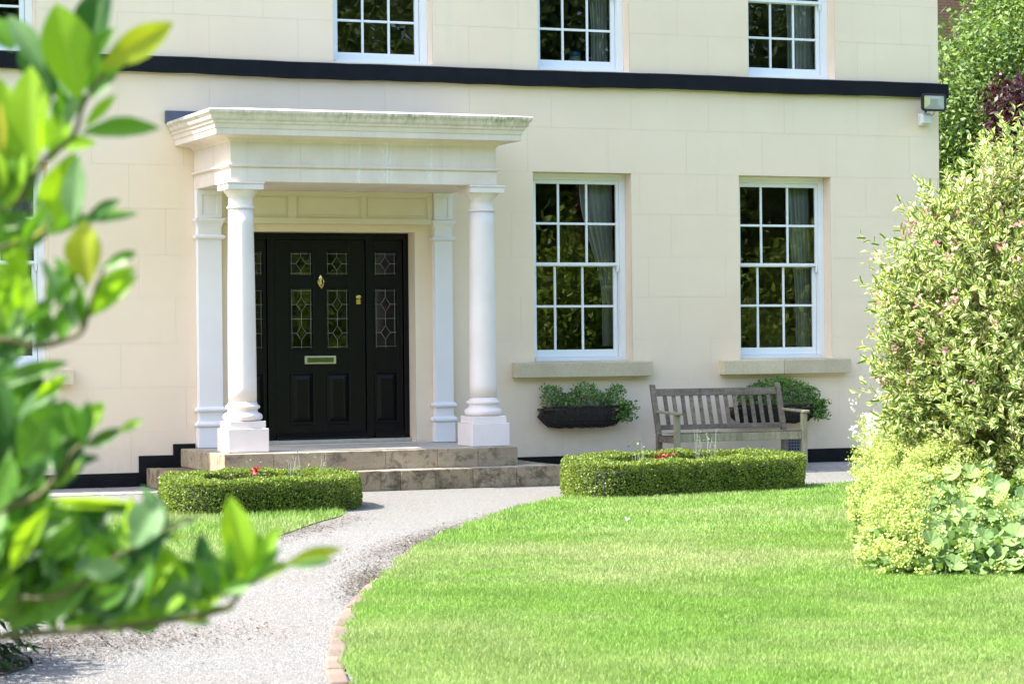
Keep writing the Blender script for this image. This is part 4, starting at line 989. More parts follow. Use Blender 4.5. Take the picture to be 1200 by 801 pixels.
# ------------------------------------------------------------------ far things to the right of the house
bb = empty('brick_building', (35, 28, 0), 'red brown brick building glimpsed behind the trees beyond the house corner', 'building')
q = MB(); q.box(32.0, 40.0, 28.03, 36, 0, 15); q.build('wall', M['brick'], bb)
mb = MB()
for j in range(104, 160):
    z = j*.075
    for i in range(17):
        x = 33.2+i*.225+(.1125 if j % 2 else 0); dy = random.uniform(-.002, .003); mb.box(x+.005, x+.220, 28.0+dy, 28.05, z+.005, z+.070)
o = mb.build('brickwork', M['brick'], bb); tag(o, kind='stuff')
q = MB(); q.add([(31.8,27.8,15),(40.2,27.8,15),(40.2,36.2,15),(31.8,36.2,15),(36,32,18)], [(0,3,2,1),(0,1,4),(1,2,4),(2,3,4),(3,0,4)]); q.build('roof', M['slate'], bb)

def crown_points(n, lobes, shell=.45):
    """points in a crown made of overlapping lobes (x,y,z,r), denser near the outside; returns points and outward normals"""
    lobes = np.array(lobes, float); w = lobes[:, 3]**2; k = RNG.choice(len(lobes), n, p=w/w.sum()); d = rand_dirs(n)
    r = lobes[k, 3]*(shell+(1-shell)*RNG.random(n)**.5)*(1+.16*np.sin(d[:, 0]*5+k)*np.sin(d[:, 2]*6+k*1.7)+RNG.normal(0, .05, n))
    P = lobes[k, :3]+d*r[:, None]*np.array([1, 1, .85]); keep = np.ones(n, bool)
    return P[keep], d[keep]
def tree(name, base, lobes, n, Ls, mat, label, cat, trunk_r=.16, group=None, clump=6, cs=.10, hi=None):
    """tapered trunk, limbs to every lobe and many small leaf faces gathered in sprays"""
    root = empty(name, tuple(base), label, cat, group); L = np.array(lobes, float); top = L[:, :3].mean(0)
    q = MB(); b = Vector(base); c = Vector(top); mid = b.lerp(c, .55)+Vector((.1, .05, 0)); q.tube([b, b.lerp(mid, .5), mid, c], [trunk_r, trunk_r*.8, trunk_r*.6, trunk_r*.3], 9); q.build('trunk', M['bark'], root)
    for l in L:
        q = MB(); e = Vector(l[:3]); s0 = mid.lerp(b, random.uniform(0, .35)); q.tube([s0, s0.lerp(e, .5)+Vector((0, 0, .15)), e], [trunk_r*.38, trunk_r*.24, trunk_r*.08], 6); q.build('limb', M['bark'], root)
    P, N = crown_points(n//clump, lobes)
    P = np.repeat(P, clump, 0)+RNG.normal(0, cs, (len(P)*clump, 3)); N = np.repeat(N, clump, 0)
    D = unit(N*.5+rand_dirs(len(P))*.8+np.array([0, 0, -.25])); Nn = unit(rand_dirs(len(P))*.7+N*.5+np.array([0, 0, .8])); Ln = RNG.uniform(*Ls, len(P))
    o = obj_from('crown', leaf_mesh('crown', P-np.array(WORLD[root.name]), D, Nn, Ln, Ln*.48, mat, simple=True), root); tag(o, kind='stuff'); return root
def A(px, py, d): return tuple(float(v) for v in at(px, py, d))
def lob(*L): return [(*A(px, py, d), r) for px, py, d, r in L]
# broad leaved tree filling the gap, a darker one lower down, a maroon one in front
tree('garden_tree', (23.0, 7.0, 0), lob((1150, 110, 38, 1.0), (1205, 80, 38, 1.1), (1128, 150, 37.5, .8), (1190, 190, 37.5, 1.2), (1260, 120, 38.5, 1.7), (1180, 30, 39, .7), (1225, -20, 39.5, 1.2), (1118, 215, 37.5, .9), (1150, 270, 38, 1.3), (1180, -70, 40, .9)), 60000, (.065, .125), M['tree_leaf'],
     'broad leaved green tree right of the house corner', 'tree', .2, clump=6, cs=.13)
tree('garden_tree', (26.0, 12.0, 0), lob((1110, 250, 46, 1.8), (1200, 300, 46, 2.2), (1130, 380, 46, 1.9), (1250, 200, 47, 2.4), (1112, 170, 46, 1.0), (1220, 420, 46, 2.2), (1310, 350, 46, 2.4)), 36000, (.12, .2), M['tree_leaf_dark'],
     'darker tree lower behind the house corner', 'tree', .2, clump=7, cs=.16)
tree('maroon_maple', (14.7, -4.6, 0), lob((1192, 120, 25, .26), (1178, 140, 25, .16), (1225, 160, 25, .5), (1180, 178, 25, .18), (1240, 115, 25, .4), (1230, 215, 25, .5), (1166, 104, 25, .08)), 7000, (.05, .09), M['maroon_leaf'],
     'dark maroon leaved small tree at the right edge behind the variegated shrub', 'tree', .04, clump=7, cs=.07)
# two more trees further right close the view beside the house
tree('garden_tree', (26, 10, 0), [(26, 10, 6, 2.6), (28, 9, 4.5, 2.6), (24.5, 12, 3.6, 2.4), (29.5, 12, 6.5, 2.6), (27, 9, 2.2, 2.0)], 30000, (.12, .22), M['tree_leaf_dark'], 'tree standing furthest right of the house, mostly outside the frame', 'tree', .25, clump=7, cs=.2)

# ------------------------------------------------------------------ trees invented opposite the house for its windows to mirror
def big_tree(base, h, r, mat, label, seed, n=24000):
    rs = random.Random(seed); L = []
    for i in range(13):
        a = rs.uniform(0, 6.28); k = rs.uniform(.2, .85); z = rs.uniform(.16, .93)
        L.append((base[0]+math.cos(a)*r*k*(1.1-.6*z), base[1]+math.sin(a)*r*k*(1.1-.6*z), h*z, r*rs.uniform(.35, .52)))
    return tree('added_opposite_tree', base, L, n, (.16, .30), mat, label, 'tree', .28, 'trees added opposite the house', clump=8, cs=.22)
T0 = big_tree((16, -31, 0), 12, 4.6, M['tree_leaf'], 'tall tree added opposite the house, seen only mirrored in the windows', 1)
def copy_tree(root, loc, rz, sc):
    r = root.copy(); COL.objects.link(r); r.location = loc; r.rotation_euler = (0, 0, rz); r.scale = (sc, sc, sc)
    for ch in root.children:
        c = ch.copy(); COL.objects.link(c); c.parent = r
    return r
T1 = big_tree((24, -34, 0), 14, 5.2, M['tree_leaf_dark'], 'tall tree added opposite the house, seen only mirrored in the windows', 2)
for i, (x, y, rz, sc) in enumerate([(20, -27, 1.0, .8), (30, -29, 2.1, .95), (36, -24, 3.3, 1.0), (11, -36, 4.0, 1.05), (4, -38, 2.5, 1.1), (-6, -36, .7, 1.05), (42, -20, 5.0, 1.0), (-16, -32, 3.6, 1.0), (28, -38, 5.5, 1.15), (18, -40, 1.9, 1.2), (48, -10, 2.2, 1.1), (-24, -24, 1.2, 1.0), (38, -34, .4, 1.2), (-34, -12, .2, 1.2), (54, 4, .9, 1.2), (-12, -42, 2.9, 1.2), (0, -46, 4.4, 1.3)]):
    copy_tree(T0 if i % 2 == 0 else T1, (x, y, 0), rz, sc)
def low_bush(name, c, r, h, n, mat, label, Ls=(.05, .1)):  # shrubs outside the frame, added for the glass to mirror
    L = [(c[0]+random.uniform(-.5, .5)*r, c[1]+random.uniform(-.5, .5)*r, h*random.uniform(.3, .75), r*random.uniform(.45, .6)) for _ in range(7)]
    return tree(name, (c[0], c[1], 0), L, n, Ls, mat, label, 'shrub', .05, 'shrubs added opposite the house', clump=6, cs=.08)
B0 = low_bush('added_opposite_shrub', (17.2, -12.6), 1.9, 3.6, 11000, M['reflect_leaf'], 'shrub added opposite the windows, outside the frame and seen only mirrored in the glass', (.10, .20))
for x, y, rz, sc in ((19.9, -14.2, 1, .75), (14.6, -15.5, 2, .9), (22.0, -14.8, 3, .62), (24.6, -15.2, 4, .9), (12.8, -18, 5, .9), (28, -14, 1.4, 1.0), (17.5, -17, 2.4, 1.2), (21.5, -19, .4, 1.2), (26, -20, 3.6, 1.2), (31, -16, 5.2, 1.0), (26, -31, 1, 2.2), (31, -35, 2, 2.4), (36, -30, 3, 2.4), (41, -28, 4, 2.4), (21, -33, 5, 2.2), (14, -30, .6, 2.0), (34, -22, 2.6, 1.9)): copy_tree(B0, (x, y, 0), rz, sc)

# ------------------------------------------------------------------ big variegated shrub on the right
def leaf_tpl(name, fold=.22, droop=.18, mat=None):
    me = leaf_mesh(name, np.zeros((1, 3)), np.array([[1., 0, 0]]), np.array([[0, 0, 1.]]), 1.0, .42, mat, fold, droop); return me
def orient(D, N):
    x = Vector(D).normalized(); y = Vector(N).cross(x); y.normalize(); z = x.cross(y)
    return Matrix((x, y, z)).transposed()
wc = ground_at(1195, 18.6); weig = empty('variegated_shrub', tuple(wc), 'tall variegated shrub with cream edged leaves and pink blossom at the right edge', 'shrub')
WL = lob((1105, 380, 18.2, .42), (1078, 430, 18.2, .36), (1100, 310, 18.4, .40), (1150, 260, 18.5, .45), (1175, 330, 18.0, .55), (1205, 240, 18.6, .48), (1145, 430, 18.0, .50), (1215, 420, 17.8, .6), (1190, 500, 17.8, .55),
         (1120, 480, 18.2, .40), (1260, 330, 18.4, .75), (1240, 200, 18.8, .42), (1070, 345, 18.4, .28), (1085, 500, 18.4, .3), (1270, 520, 18.2, .7), (1170, 215, 18.7, .28), (1052, 400, 18.2, .24), (1062, 470, 18.3, .22), (1046, 345, 18.5, .12), (1086, 270, 18.5, .16), (1190, 175, 18.8, .2), (1120, 262, 18.5, .24))
def sprays(lobes, n, per, slen, shell=.75):
    """shoots with paired leaves: returns leaf bases, directions, normals, shoot lines"""
    P, N = crown_points(n, lobes, shell); n = len(P)
    SD = unit(N*.7+rand_dirs(n)*.5+np.array([0, 0, .45])); S0 = P-SD*slen*.5; out = []
    sl = slen*RNG.uniform(.6, 1.3, n)
    for k in range(per):
        t = (k+.6)/per; b = S0+SD*(sl*t)[:, None]; side = unit(np.cross(SD, rand_dirs(n))) if k % 2 == 0 else -side
        out.append((b, unit(SD*(.55+.5*t)+side*.8), SD))
    return np.concatenate([o[0] for o in out]), np.concatenate([o[1] for o in out]), np.concatenate([o[2] for o in out]), S0, SD, sl
P, D, N, S0, SD, sl = sprays(WL, 2500, 8, .27)
Ln = RNG.uniform(.055, .10, len(P)); near = np.argsort((P-CAM)@FW)[:280]; rest = np.setdiff1d(np.arange(len(P)), near)
o = obj_from('foliage', leaf_mesh('foliage', P[rest]-wc, D[rest], N[rest]+.3*rand_dirs(len(rest)), Ln[rest], Ln[rest]*.46, M['weigela_leaf'], .22, .25), weig); tag(o, kind='stuff')
lt = leaf_tpl('leaf', mat=M['weigela_leaf'])
for i in near:
    o = place('leaf', lt, weig, P[i]); R = orient(D[i], N[i]); o.rotation_euler = R.to_euler(); o.scale = (Ln[i],)*3
q = MB()
for i in range(0, len(S0), 2): q.tube([S0[i]-SD[i]*.12, S0[i], S0[i]+SD[i]*sl[i]], [.005, .004, .002], 3)
o = q.build('shoots', M['twig'], weig); tag(o, kind='stuff')
for l in WL:
    q = MB(); e = Vector(l[:3]); b = Vector(wc)+Vector((random.uniform(-.2, .2), random.uniform(-.2, .2), 0)); q.tube([b, b.lerp(e, .5)+Vector((0, 0, .2)), e], [.03, .02, .01], 6); q.build('stem', M['bark'], weig)
Pf, Nf = crown_points(190, [l for l in WL if l[2] > 1.1], 1.0); Pf = np.repeat(Pf, 9, 0)+RNG.normal(0, .022, (len(Pf)*9, 3))
o = obj_from('blossom', leaf_mesh('blossom', Pf-wc, rand_dirs(len(Pf)), rand_dirs(len(Pf)), .034, .026, M['weigela_flower'], simple=True), weig); tag(o, kind='stuff')
# pale blossom leaning out at the shrub's left foot
wf = ground_at(1018, 19.0); sw = empty('white_flowers', tuple(wf), 'loose white flowers and dry stalks at the left foot of the variegated shrub', 'flower')
Pw = np.array([A(random.gauss(1024, 11), random.gauss(500, 17), 19.0+random.uniform(-.2, .2)) for _ in range(36)]); Pw = np.repeat(Pw, 9, 0)+RNG.normal(0, .018, (324, 3))
o = obj_from('blossom', leaf_mesh('blossom', Pw-wf, rand_dirs(324), rand_dirs(324), .03, .026, M['white_petal'], simple=True), sw); tag(o, kind='stuff')
for _ in range(9):
    q = MB(); b = Vector(wf)+Vector((random.uniform(-.05, .25), random.uniform(-.1, .1), 0)); e = Vector(A(random.uniform(1005, 1045), random.uniform(475, 520), 19)); q.tube([b, b.lerp(e, .6)+Vector((0, 0, .08)), e], [.004, .003, .0015], 4); q.build('stalk', M['twig'], sw)

# ------------------------------------------------------------------ lady's mantle clump at the lawn edge
ac = ground_at(1110, 17.2); am = empty('ladys_mantle', tuple(ac), 'frothy lime yellow flowering clump with scalloped leaves spilling over the lawn at the right', 'plant')
def mound(n, p0, p1, d0, d1):
    px = RNG.uniform(p0, p1, n); d = RNG.uniform(d0, d1, n)
    front = 15.35+.9*np.clip((1045-px)/45, 0, 1)**1.5; back = 20.3
    ok = (d > front); px, d, front = px[ok], d[ok], front[ok]
    left = 1003+9*np.sin(d*3.1)+np.clip((16.6-d)*22, 0, 60); ok = px > left; px, d, front, left = px[ok], d[ok], front[ok], left[ok]
    e = np.clip((d-front)/.75, 0, 1); e2 = np.clip((px-left)/32, 0, 1); prof = np.sqrt(1-(1-e)**2)*np.sqrt(1-(1-e2)**2)
    h = (.30+.115*(d-15.3))*prof*(1+.14*np.sin(px*.13)*np.sin(d*6.0)+.10*np.sin(px*.31+d*3)); base = np.array([ground_at(a, b) for a, b in zip(px, d)])
    return base, h, px, d
base, h, px, d = mound(2300, 985, 1300, 15.2, 19.8)
isf = (RNG.random(len(px)) < np.where((px > 1080) & (d < 17.3), .10, np.clip(1.05-(px-1060)/70*np.clip((18.2-d)/.9, 0, 1), .2, 1)))
bs, hs = base[isf], h[isf]; nf = len(bs); per = 66; ctr = bs+np.stack([0*hs, 0*hs, hs*RNG.uniform(.55, 1.18, nf)+.03], 1)
Pf = np.repeat(ctr, per, 0)+RNG.normal(0, 1, (nf*per, 3))*np.array([.033, .033, .020])
o = obj_from('flower_froth', leaf_mesh('flower_froth', Pf-ac, rand_dirs(len(Pf)), rand_dirs(len(Pf)), RNG.uniform(.013, .024, len(Pf)), .017, M['lime_flower'], simple=True), am); tag(o, kind='stuff')
q = MB()
for i in range(0, nf, 3):
    b = Vector(bs[i]); c = Vector(ctr[i]); q.tube([c.lerp(b, .5)+Vector((random.uniform(-.03, .03), 0, 0)), c], [.0022, .0014], 3)
o = q.build('flower_stalks', simple('green_stalk', (.16, .24, .04), None, .6), am); tag(o, kind='stuff')
def scallop(name, mat, seed):
    rs = random.Random(seed); n = 36; vs = [(0, 0, -.10)]; 
    for i in range(n):
        a = math.radians(18)+math.radians(324)*i/(n-1); lobe = abs(math.sin(a*4.5)); r = .44+.07*lobe**.6+.018*math.sin(a*36)
        vs.append((r*math.cos(a+math.pi), r*math.sin(a+math.pi), .06+.05*lobe+rs.uniform(-.01, .01)))
    me = bpy.data.meshes.new(name); me.from_pydata([Vector(v) for v in vs], [], [(0, i, i+1) for i in range(1, n)])
    a = me.attributes.new('rnd', 'FLOAT', 'POINT'); a.data.foreach_set('value', [rs.random()]*(n+1)); me.materials.append(mat); return me
sc = [scallop('leaf', M['mantle_leaf'], i) for i in range(6)]
base, h, px, d = mound(620, 1020, 1300, 15.2, 18.6); order = np.argsort(d); cnt = 0
for i in order:
    if RNG.random() > np.clip(.10+(px[i]-1060)/60, .12, 1): continue
    if cnt >= 285: break
    cnt += 1; z = h[i]*RNG.uniform(.35, .98)+.02; s = RNG.uniform(.09, .17)
    o = place('leaf', sc[cnt % 6], am, (base[i, 0], base[i, 1], z), (math.radians(random.gauss(32, 16)), math.radians(random.gauss(0, 16)), random.uniform(-.6, .6)-.39), (s, s, s))

b2, h2, p2, d2 = mound(16000, 1000, 1300, 15.3, 19.6); n2 = len(p2); P2 = b2+np.stack([0*h2, 0*h2, h2*RNG.uniform(.1, .85, n2)], 1)
o = obj_from('under_foliage', leaf_mesh('under_foliage', P2-ac, unit(rand_dirs(n2)+np.array([0, 0, .3])), unit(rand_dirs(n2)+np.array([0, 0, .8])), .07, .06, M['mantle_leaf'], simple=True), am); tag(o, kind='stuff')
# brown litter along the path edges
def litter(c, r, n, label, rot=0):
    a = RNG.normal(0, 1, (n, 2))*np.array(r); P = np.stack([c[0]+a[:, 0]*math.cos(rot)-a[:, 1]*math.sin(rot), c[1]+a[:, 0]*math.sin(rot)+a[:, 1]*math.cos(rot), RNG.uniform(.006, .014, n)], 1)
    P = P[~inside(LAWN_R, P[:, 0], P[:, 1])]; n = len(P); D = rand_dirs(n)*np.array([1, 1, .15]); L = RNG.uniform(.008, .028, n)
    o = obj_from('leaf_litter', leaf_mesh('leaf_litter', P-np.array([*c, 0]), D, np.array([[0, 0, 1.]])+rand_dirs(n)*.3, L, L*.5, M['litter'], simple=True), None, (*c, 0)); tag(o, label, 'leaf litter', kind='stuff')
M['litter'] = m_leaf('brown_litter', (.02, .013, .008), (.11, .075, .045), .9, .1)
litter((2.6, -13.6), (.55, .30), 5000, 'brown leaf litter on the gravel at the bottom left', .35)
litter((5.10, -11.2), (.09, .7), 3000, 'brown debris gathered against the kerb stones', -.38)
litter((6.62, -8.15), (.13, 1.2), 4200, 'brown debris along the edge of the big lawn', -.57)
litter((6.0, -6.9), (.14, 1.0), 2200, 'brown debris along the edge of the small lawn', -.6)
# ------------------------------------------------------------------ out of focus shrub close to the camera on the left
def big_leaf(name, mat, seed, curl=.10, fold=.16, wav=.02):
    rs = random.Random(seed); nu, nv = 14, 8; V = []; UV = []; ph = rs.uniform(0, 6)
    for i in range(nu+1):
        u = i/nu; w = .5*(math.sin(math.pi*min(1, u*.97+.02)**1.12)**.95)*(1 if u < .999 else .02)
        if u < .06: w *= u/.06*.8+.2
        for j in range(nv+1):
            v = -1+2*j/nv; V.append((u, v*w, abs(v)*w*fold*2-curl*u*u+wav*math.sin(u*9+ph)*abs(v)+.012*math.sin(u*26+ph)*v*v)); UV.append((u, .5+v*.5))
    T = []
    for i in range(nu):
        for j in range(nv): a = i*(nv+1)+j; T += [(a, a+nv+1, a+nv+2, a+1)]
    return np_mesh(name, np.array(V), np.array(T), np.array(UV), None, mat, True, 4)
LV = {k: [big_leaf('leaf', M['leaf_'+k], i*7+3, .05+.06*i, .10+.07*i) for i in range(3)] for k in ('bright', 'mid', 'dark', 'yellow', 'grey')}
sb = A(-190, 600, 3.0); shrub = empty('foreground_shrub', (sb[0], sb[1], 0), 'out of focus glossy green leafy shrub reaching in from the left close to the camera', 'shrub')
cnt = 0; QUEUE = []
def fleaf(kind, b, t, w, d=2.75, dd=0.0, roll=0.0):
    """leaf from base to tip; w its width in the same units as the photograph's pixels, d its distance in metres"""
    global cnt
    if b[0] > 70 and max(b[1], t[1]) > 744: return
    cnt += 1; p0, p1 = Vector(A(*b, d)), Vector(A(*t, d+dd)); D = p1-p0; L = D.length
    roll = roll+.32*math.sin(cnt*2.7); N = Vector(-FW)+Vector(UP)*(.25+.25*math.sin(cnt*1.9))+Vector(RT)*roll; N = (N-D.normalized()*N.dot(D.normalized())).normalized()
    ww = w/F_PX*d; R4 = Matrix.Translation(p0) @ orient(D, N).to_4x4() @ Matrix.Diagonal((L, ww, max(ww, L*.5), 1))
    seen = t[0] > -10 or b[0] > -10; QUEUE.append((0 if seen else 1, -L*w, kind, cnt % 3, R4))
def branch(pts, r0, r1, d=2.75):
    r0 *= .62; r1 *= .8
    q = MB(); P = [A(x, y, d+z) for x, y, z in pts]; n = len(P); q.tube(catmull(P, 4), [r0+(r1-r0)*i/(4*(n-1)) for i in range(4*(n-1)+1)], 7); q.build('branch', M['branch'], shrub)
M['branch'] = simple('young_branch', (.045, .055, .012), (.09, .085, .02), .7, 60)
branch([(-190, 600, .2), (-120, 380, .15), (-40, 262, .05), (20, 238, 0), (48, 192, 0), (85, 160, 0), (98, 122, 0), (122, 84, 0)], .008, .0028)
branch([(-190, 610, .2), (-100, 460, .1), (-20, 400, 0), (40, 406, 0), (75, 398, 0), (96, 388, 0), (106, 355, 0), (122, 315, 0)], .008, .0024)
branch([(-120, 380, .15), (-20, 300, 0), (30, 282, 0), (62, 266, 0), (92, 258, 0)], .004, .0025)
branch([(-190, 640, .2), (-60, 610, .05), (30, 588, 0), (60, 566, 0), (85, 530, 0), (104, 518, 0), (140, 504, 0)], .008, .0024)
branch([(-190, 760, .2), (-60, 752, 0), (30, 742, 0), (110, 737, 0), (195, 727, 0), (262, 713, 0), (288, 688, 0), (332, 660, 0)], .009, .0028)
branch([(-150, 700, .1), (-30, 690, .05), (60, 700, 0), (140, 650, 0), (196, 620, 0), (228, 606, -.02)], .006, .002)
F = [('bright', (93, 118), (66, 2), 62), ('dark', (98, 92), (122, -28), 48, 2.8), ('yellow', (117, 80), (203, 26), 38), ('bright', (40, 196), (33, 76), 56), ('grey', (52, 84), (10, 16), 30, 2.8), ('dark', (62, 122), (22, 48), 30, 2.82),
     ('mid', (93, 156), (188, 148), 27), ('bright', (86, 178), (56, 276), 50), ('grey', (92, 180), (84, 262), 30, 2.7), ('bright', (98, 150), (136, 110), 15), ('mid', (102, 82), (132, 30), 26), ('grey', (76, 150), (88, 110), 16),
     ('grey', (108, 116), (138, 80), 16, 2.8), ('dark', (84, 128), (52, 60), 34, 2.84), ('bright', (20, 224), (-12, 138), 46), ('bright', (8, 250), (24, 168), 34), ('mid', (-6, 250), (2, 160), 40), ('yellow', (4, 180), (-2, 118), 18),
     ('grey', (86, 256), (162, 250), 15), ('yellow', (104, 334), (96, 258), 46, 2.7), ('mid', (118, 316), (161, 294), 17), ('bright', (103, 372), (161, 320), 20), ('bright', (106, 372), (130, 326), 18), ('grey', (85, 374), (48, 302), 17),
     ('grey', (91, 388), (74, 322), 16), ('mid', (96, 386), (92, 330), 14), ('bright', (14, 394), (32, 318), 46), ('grey', (2, 400), (66, 344), 15), ('bright', (18, 352), (-6, 306), 22), ('mid', (60, 400), (46, 352), 20), ('bright', (-4, 366), (20, 318), 18),
     ('bright', (0, 306), (40, 268), 14), ('mid', (10, 300), (-2, 244), 30), ('yellow', (30, 284), (56, 262), 10), ('mid', (0, 268), (34, 250), 20), ('dark', (-14, 300), (20, 262), 26, 2.85), ('dark', (20, 402), (60, 380), 18, 2.85), ('mid', (40, 404), (66, 372), 22),
     ('mid', (-8, 446), (80, 424), 20), ('grey', (0, 452), (46, 434), 14), ('dark', (-6, 432), (6, 512), 40), ('mid', (24, 548), (68, 470), 54), ('mid', (84, 516), (74, 468), 38), ('bright', (94, 512), (120, 470), 30), ('mid', (100, 519), (142, 504), 14), ('bright', (138, 506), (168, 491), 11),
     ('dark', (72, 572), (88, 508), 38), ('bright', (62, 572), (96, 528), 22), ('dark', (20, 590), (34, 500), 46, 2.84), ('dark', (0, 580), (6, 486), 50, 2.86), ('mid', (-4, 600), (16, 536), 36), ('bright', (34, 586), (168, 591), 13), ('mid', (60, 566), (40, 610), 24),
     ('dark', (84, 594), (186, 600), 14), ('grey', (156, 642), (186, 582), 46, 2.7), ('grey', (30, 640), (74, 600), 26), ('dark', (96, 600), (106, 640), 16), ('grey', (196, 622), (232, 604), 10),
     ('bright', (286, 684), (270, 580), 40), ('bright', (292, 680), (328, 616), 24), ('mid', (284, 680), (306, 626), 22, 2.8), ('dark', (256, 704), (232, 624), 30), ('bright', (262, 702), (278, 660), 20), ('yellow', (332, 661), (402, 641), 17), ('grey', (336, 663), (392, 655), 12, 2.72),
     ('grey', (176, 712), (242, 672), 20), ('mid', (246, 706), (220, 664), 22), ('bright', (238, 712), (222, 690), 12), ('bright', (226, 716), (276, 712), 10), ('yellow', (196, 727), (246, 722), 9), ('bright', (150, 730), (118, 738), 12), ('bright', (128, 736), (176, 722), 10),
     ('mid', (190, 722), (204, 664), 26), ('bright', (160, 712), (202, 656), 24), ('grey', (148, 664), (96, 668), 26, 2.68), ('mid', (150, 722), (176, 646), 34), ('dark', (120, 732), (168, 656), 40), ('bright', (100, 690), (152, 668), 12)]
F += [('bright', (12, 176), (-14, 84), 50, 2.8), ('mid', (34, 236), (14, 158), 42, 2.8), ('bright', (60, 190), (78, 120), 34, 2.82), ('mid', (104, 108), (104, 46), 30, 2.84), ('bright', (2, 236), (-20, 170), 44), ('mid', (30, 160), (50, 92), 36, 2.86),
      ('bright', (110, 96), (150, 60), 22, 2.8), ('mid', (16, 60), (-8, 20), 30, 2.85), ('bright', (30, 330), (8, 276), 30, 2.8), ('mid', (70, 402), (84, 350), 26, 2.8), ('bright', (40, 470), (78, 440), 18, 2.8), ('grey', (20, 500), (60, 452), 26, 2.8),
      ('bright', (214, 708), (196, 640), 28, 2.8), ('mid', (232, 700), (256, 650), 24, 2.82), ('bright', (176, 700), (190, 634), 30, 2.8), ('mid', (268, 700), (250, 648), 22, 2.8), ('bright', (298, 676), (300, 622), 20, 2.82)]
for f in F: fleaf(*f)
rs = random.Random(9)
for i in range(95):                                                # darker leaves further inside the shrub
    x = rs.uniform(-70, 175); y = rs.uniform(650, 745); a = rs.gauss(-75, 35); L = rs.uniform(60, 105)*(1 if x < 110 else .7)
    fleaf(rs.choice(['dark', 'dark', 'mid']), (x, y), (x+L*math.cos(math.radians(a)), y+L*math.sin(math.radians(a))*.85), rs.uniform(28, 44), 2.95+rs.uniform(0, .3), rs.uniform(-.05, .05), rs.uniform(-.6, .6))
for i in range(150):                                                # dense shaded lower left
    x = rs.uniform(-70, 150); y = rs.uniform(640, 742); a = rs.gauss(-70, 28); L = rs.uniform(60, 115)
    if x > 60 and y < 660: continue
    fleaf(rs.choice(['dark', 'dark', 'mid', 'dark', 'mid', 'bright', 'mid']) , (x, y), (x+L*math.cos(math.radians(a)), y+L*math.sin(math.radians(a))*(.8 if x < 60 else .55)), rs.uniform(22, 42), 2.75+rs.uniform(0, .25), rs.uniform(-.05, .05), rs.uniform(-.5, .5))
for i in range(44):
    x = rs.uniform(-80, 45); y = rs.uniform(410, 640); a = rs.gauss(-60, 40); L = rs.uniform(50, 90)
    fleaf(rs.choice(['dark', 'mid', 'dark']), (x, y), (x+L*math.cos(math.radians(a))*.6, y+L*math.sin(math.radians(a))), rs.uniform(22, 40), 2.8+rs.uniform(0, .25), 0, rs.uniform(-.5, .5))
for i, (x0, y0, x1, y1, n_) in enumerate([(-10, 245, 100, 120, 16), (0, 300, 100, 258, 10), (-10, 402, 118, 330, 18), (0, 590, 110, 515, 14), (170, 728, 300, 680, 30), (60, 700, 200, 620, 18)]):
    for j in range(n_):                                            # small extra leaves along the twigs
        t = rs.random(); x, y = x0+(x1-x0)*t, y0+(y1-y0)*t; a = rs.gauss(-75, 40); L = rs.uniform(34, 62)
        fleaf(rs.choice(['bright', 'mid', 'mid', 'dark', 'grey']), (x, y), (x+L*math.cos(math.radians(a)), y+L*math.sin(math.radians(a))), rs.uniform(13, 22), 2.75+rs.uniform(-.05, .12), rs.uniform(-.04, .04), rs.uniform(-.9, .9))
for i in range(60):                                                # the body of the shrub, left of the frame
    x = rs.uniform(-330, -60); y = rs.uniform(120, 900); a = rs.uniform(-150, -20); L = rs.uniform(70, 120)
    fleaf(rs.choice(['dark', 'mid', 'bright']), (x, y), (x+L*math.cos(math.radians(a)), y+L*math.sin(math.radians(a))), rs.uniform(28, 48), 2.8+rs.uniform(-.2, .5), 0, rs.uniform(-.6, .6))
for i in range(170):                                               # upper body that shades the lower leaves
    x = rs.uniform(-760, -90); y = rs.uniform(-520, 420); a = rs.uniform(-150, -20); L = rs.uniform(90, 140)
    fleaf(rs.choice(['dark', 'mid', 'bright']), (x, y), (x+L*math.cos(math.radians(a)), y+L*math.sin(math.radians(a))), rs.uniform(40, 60), 2.8+rs.uniform(-.3, .5), 0, rs.uniform(-.6, .6))
QUEUE.sort(key=lambda q: q[:2])
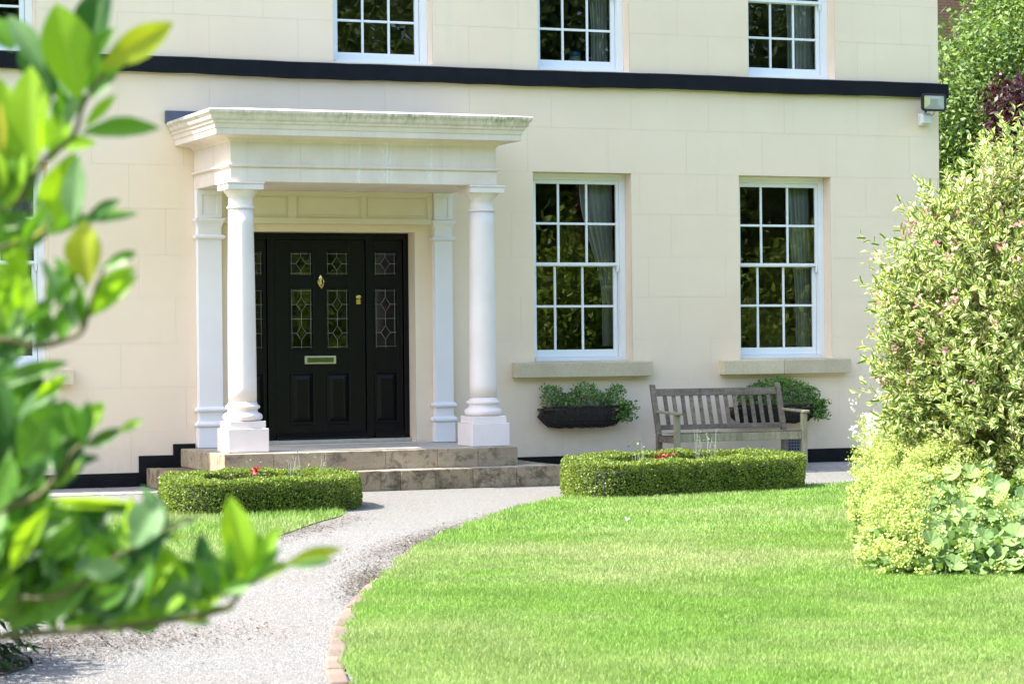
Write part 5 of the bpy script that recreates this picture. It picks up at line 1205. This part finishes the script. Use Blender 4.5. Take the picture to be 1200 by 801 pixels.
for _, _, kind, k, R4 in QUEUE[:290]:
    o = place('leaf', LV[kind][k], shrub, R4.to_translation()); e = R4.to_euler(); o.rotation_euler = e; o.scale = R4.to_scale()
for kind in LV:                                                    # leaves past the limit, joined by colour
    vs = []; uv = []; fs = []; base = 0
    for _, _, kd, k, R4 in QUEUE[290:]:
        if kd != kind: continue
        me = LV[kind][k]; co = np.zeros(len(me.vertices)*3); me.vertices.foreach_get('co', co); co = co.reshape(-1, 3); A4 = np.array(R4)
        vs.append(co@A4[:3, :3].T+A4[:3, 3]-np.array(WORLD[shrub.name])); fi = np.zeros(len(me.loops), int); me.loops.foreach_get('vertex_index', fi); fs.append(fi.reshape(-1, 4)+base)
        u = np.zeros(len(me.loops)*2); me.uv_layers[0].data.foreach_get('uv', u); uu = np.zeros((len(co), 2)); uu[fi] = u.reshape(-1, 2); uv.append(uu); base += len(co)
    if vs: o = obj_from('foliage', np_mesh('foliage', np.concatenate(vs), np.concatenate(fs), np.concatenate(uv), None, M['leaf_'+kind], True, 4), shrub); tag(o, kind='stuff')
branch([(-190, 2000, .3), (-190, 1300, .3), (-190, 760, .2), (-190, 600, .2)], .02, .012)
# low dark plant on the soil at the bottom left
M['low_leaf'] = m_leaf('low_shrub_leaf', (.012, .035, .010), (.04, .09, .02), .35, .2)
lp0 = (2.0, -14.3, 0); low = empty('low_shrub', lp0, 'dark leafy low shrub on bare soil at the bottom left corner', 'shrub')
L = [(1.85, -14.35, .30, .42), (1.65, -14.1, .5, .5), (2.12, -14.22, .16, .27), (1.4, -14.5, .5, .6), (1.5, -13.7, .5, .6)]
P, N = crown_points(3200, L, .4); P[:, 2] = np.abs(P[:, 2]); D = unit(N+rand_dirs(len(P))*.6); Ln = RNG.uniform(.07, .12, len(P))
o = obj_from('foliage', leaf_mesh('foliage', P-np.array(lp0), D, unit(rand_dirs(len(P))+np.array([0, 0, 1.])), Ln, Ln*.38, M['low_leaf']), low); tag(o, kind='stuff')
for l in L:
    q = MB(); q.tube([lp0, (l[0], l[1], l[2])], [.015, .006], 5); q.build('stem', M['bark'], low)
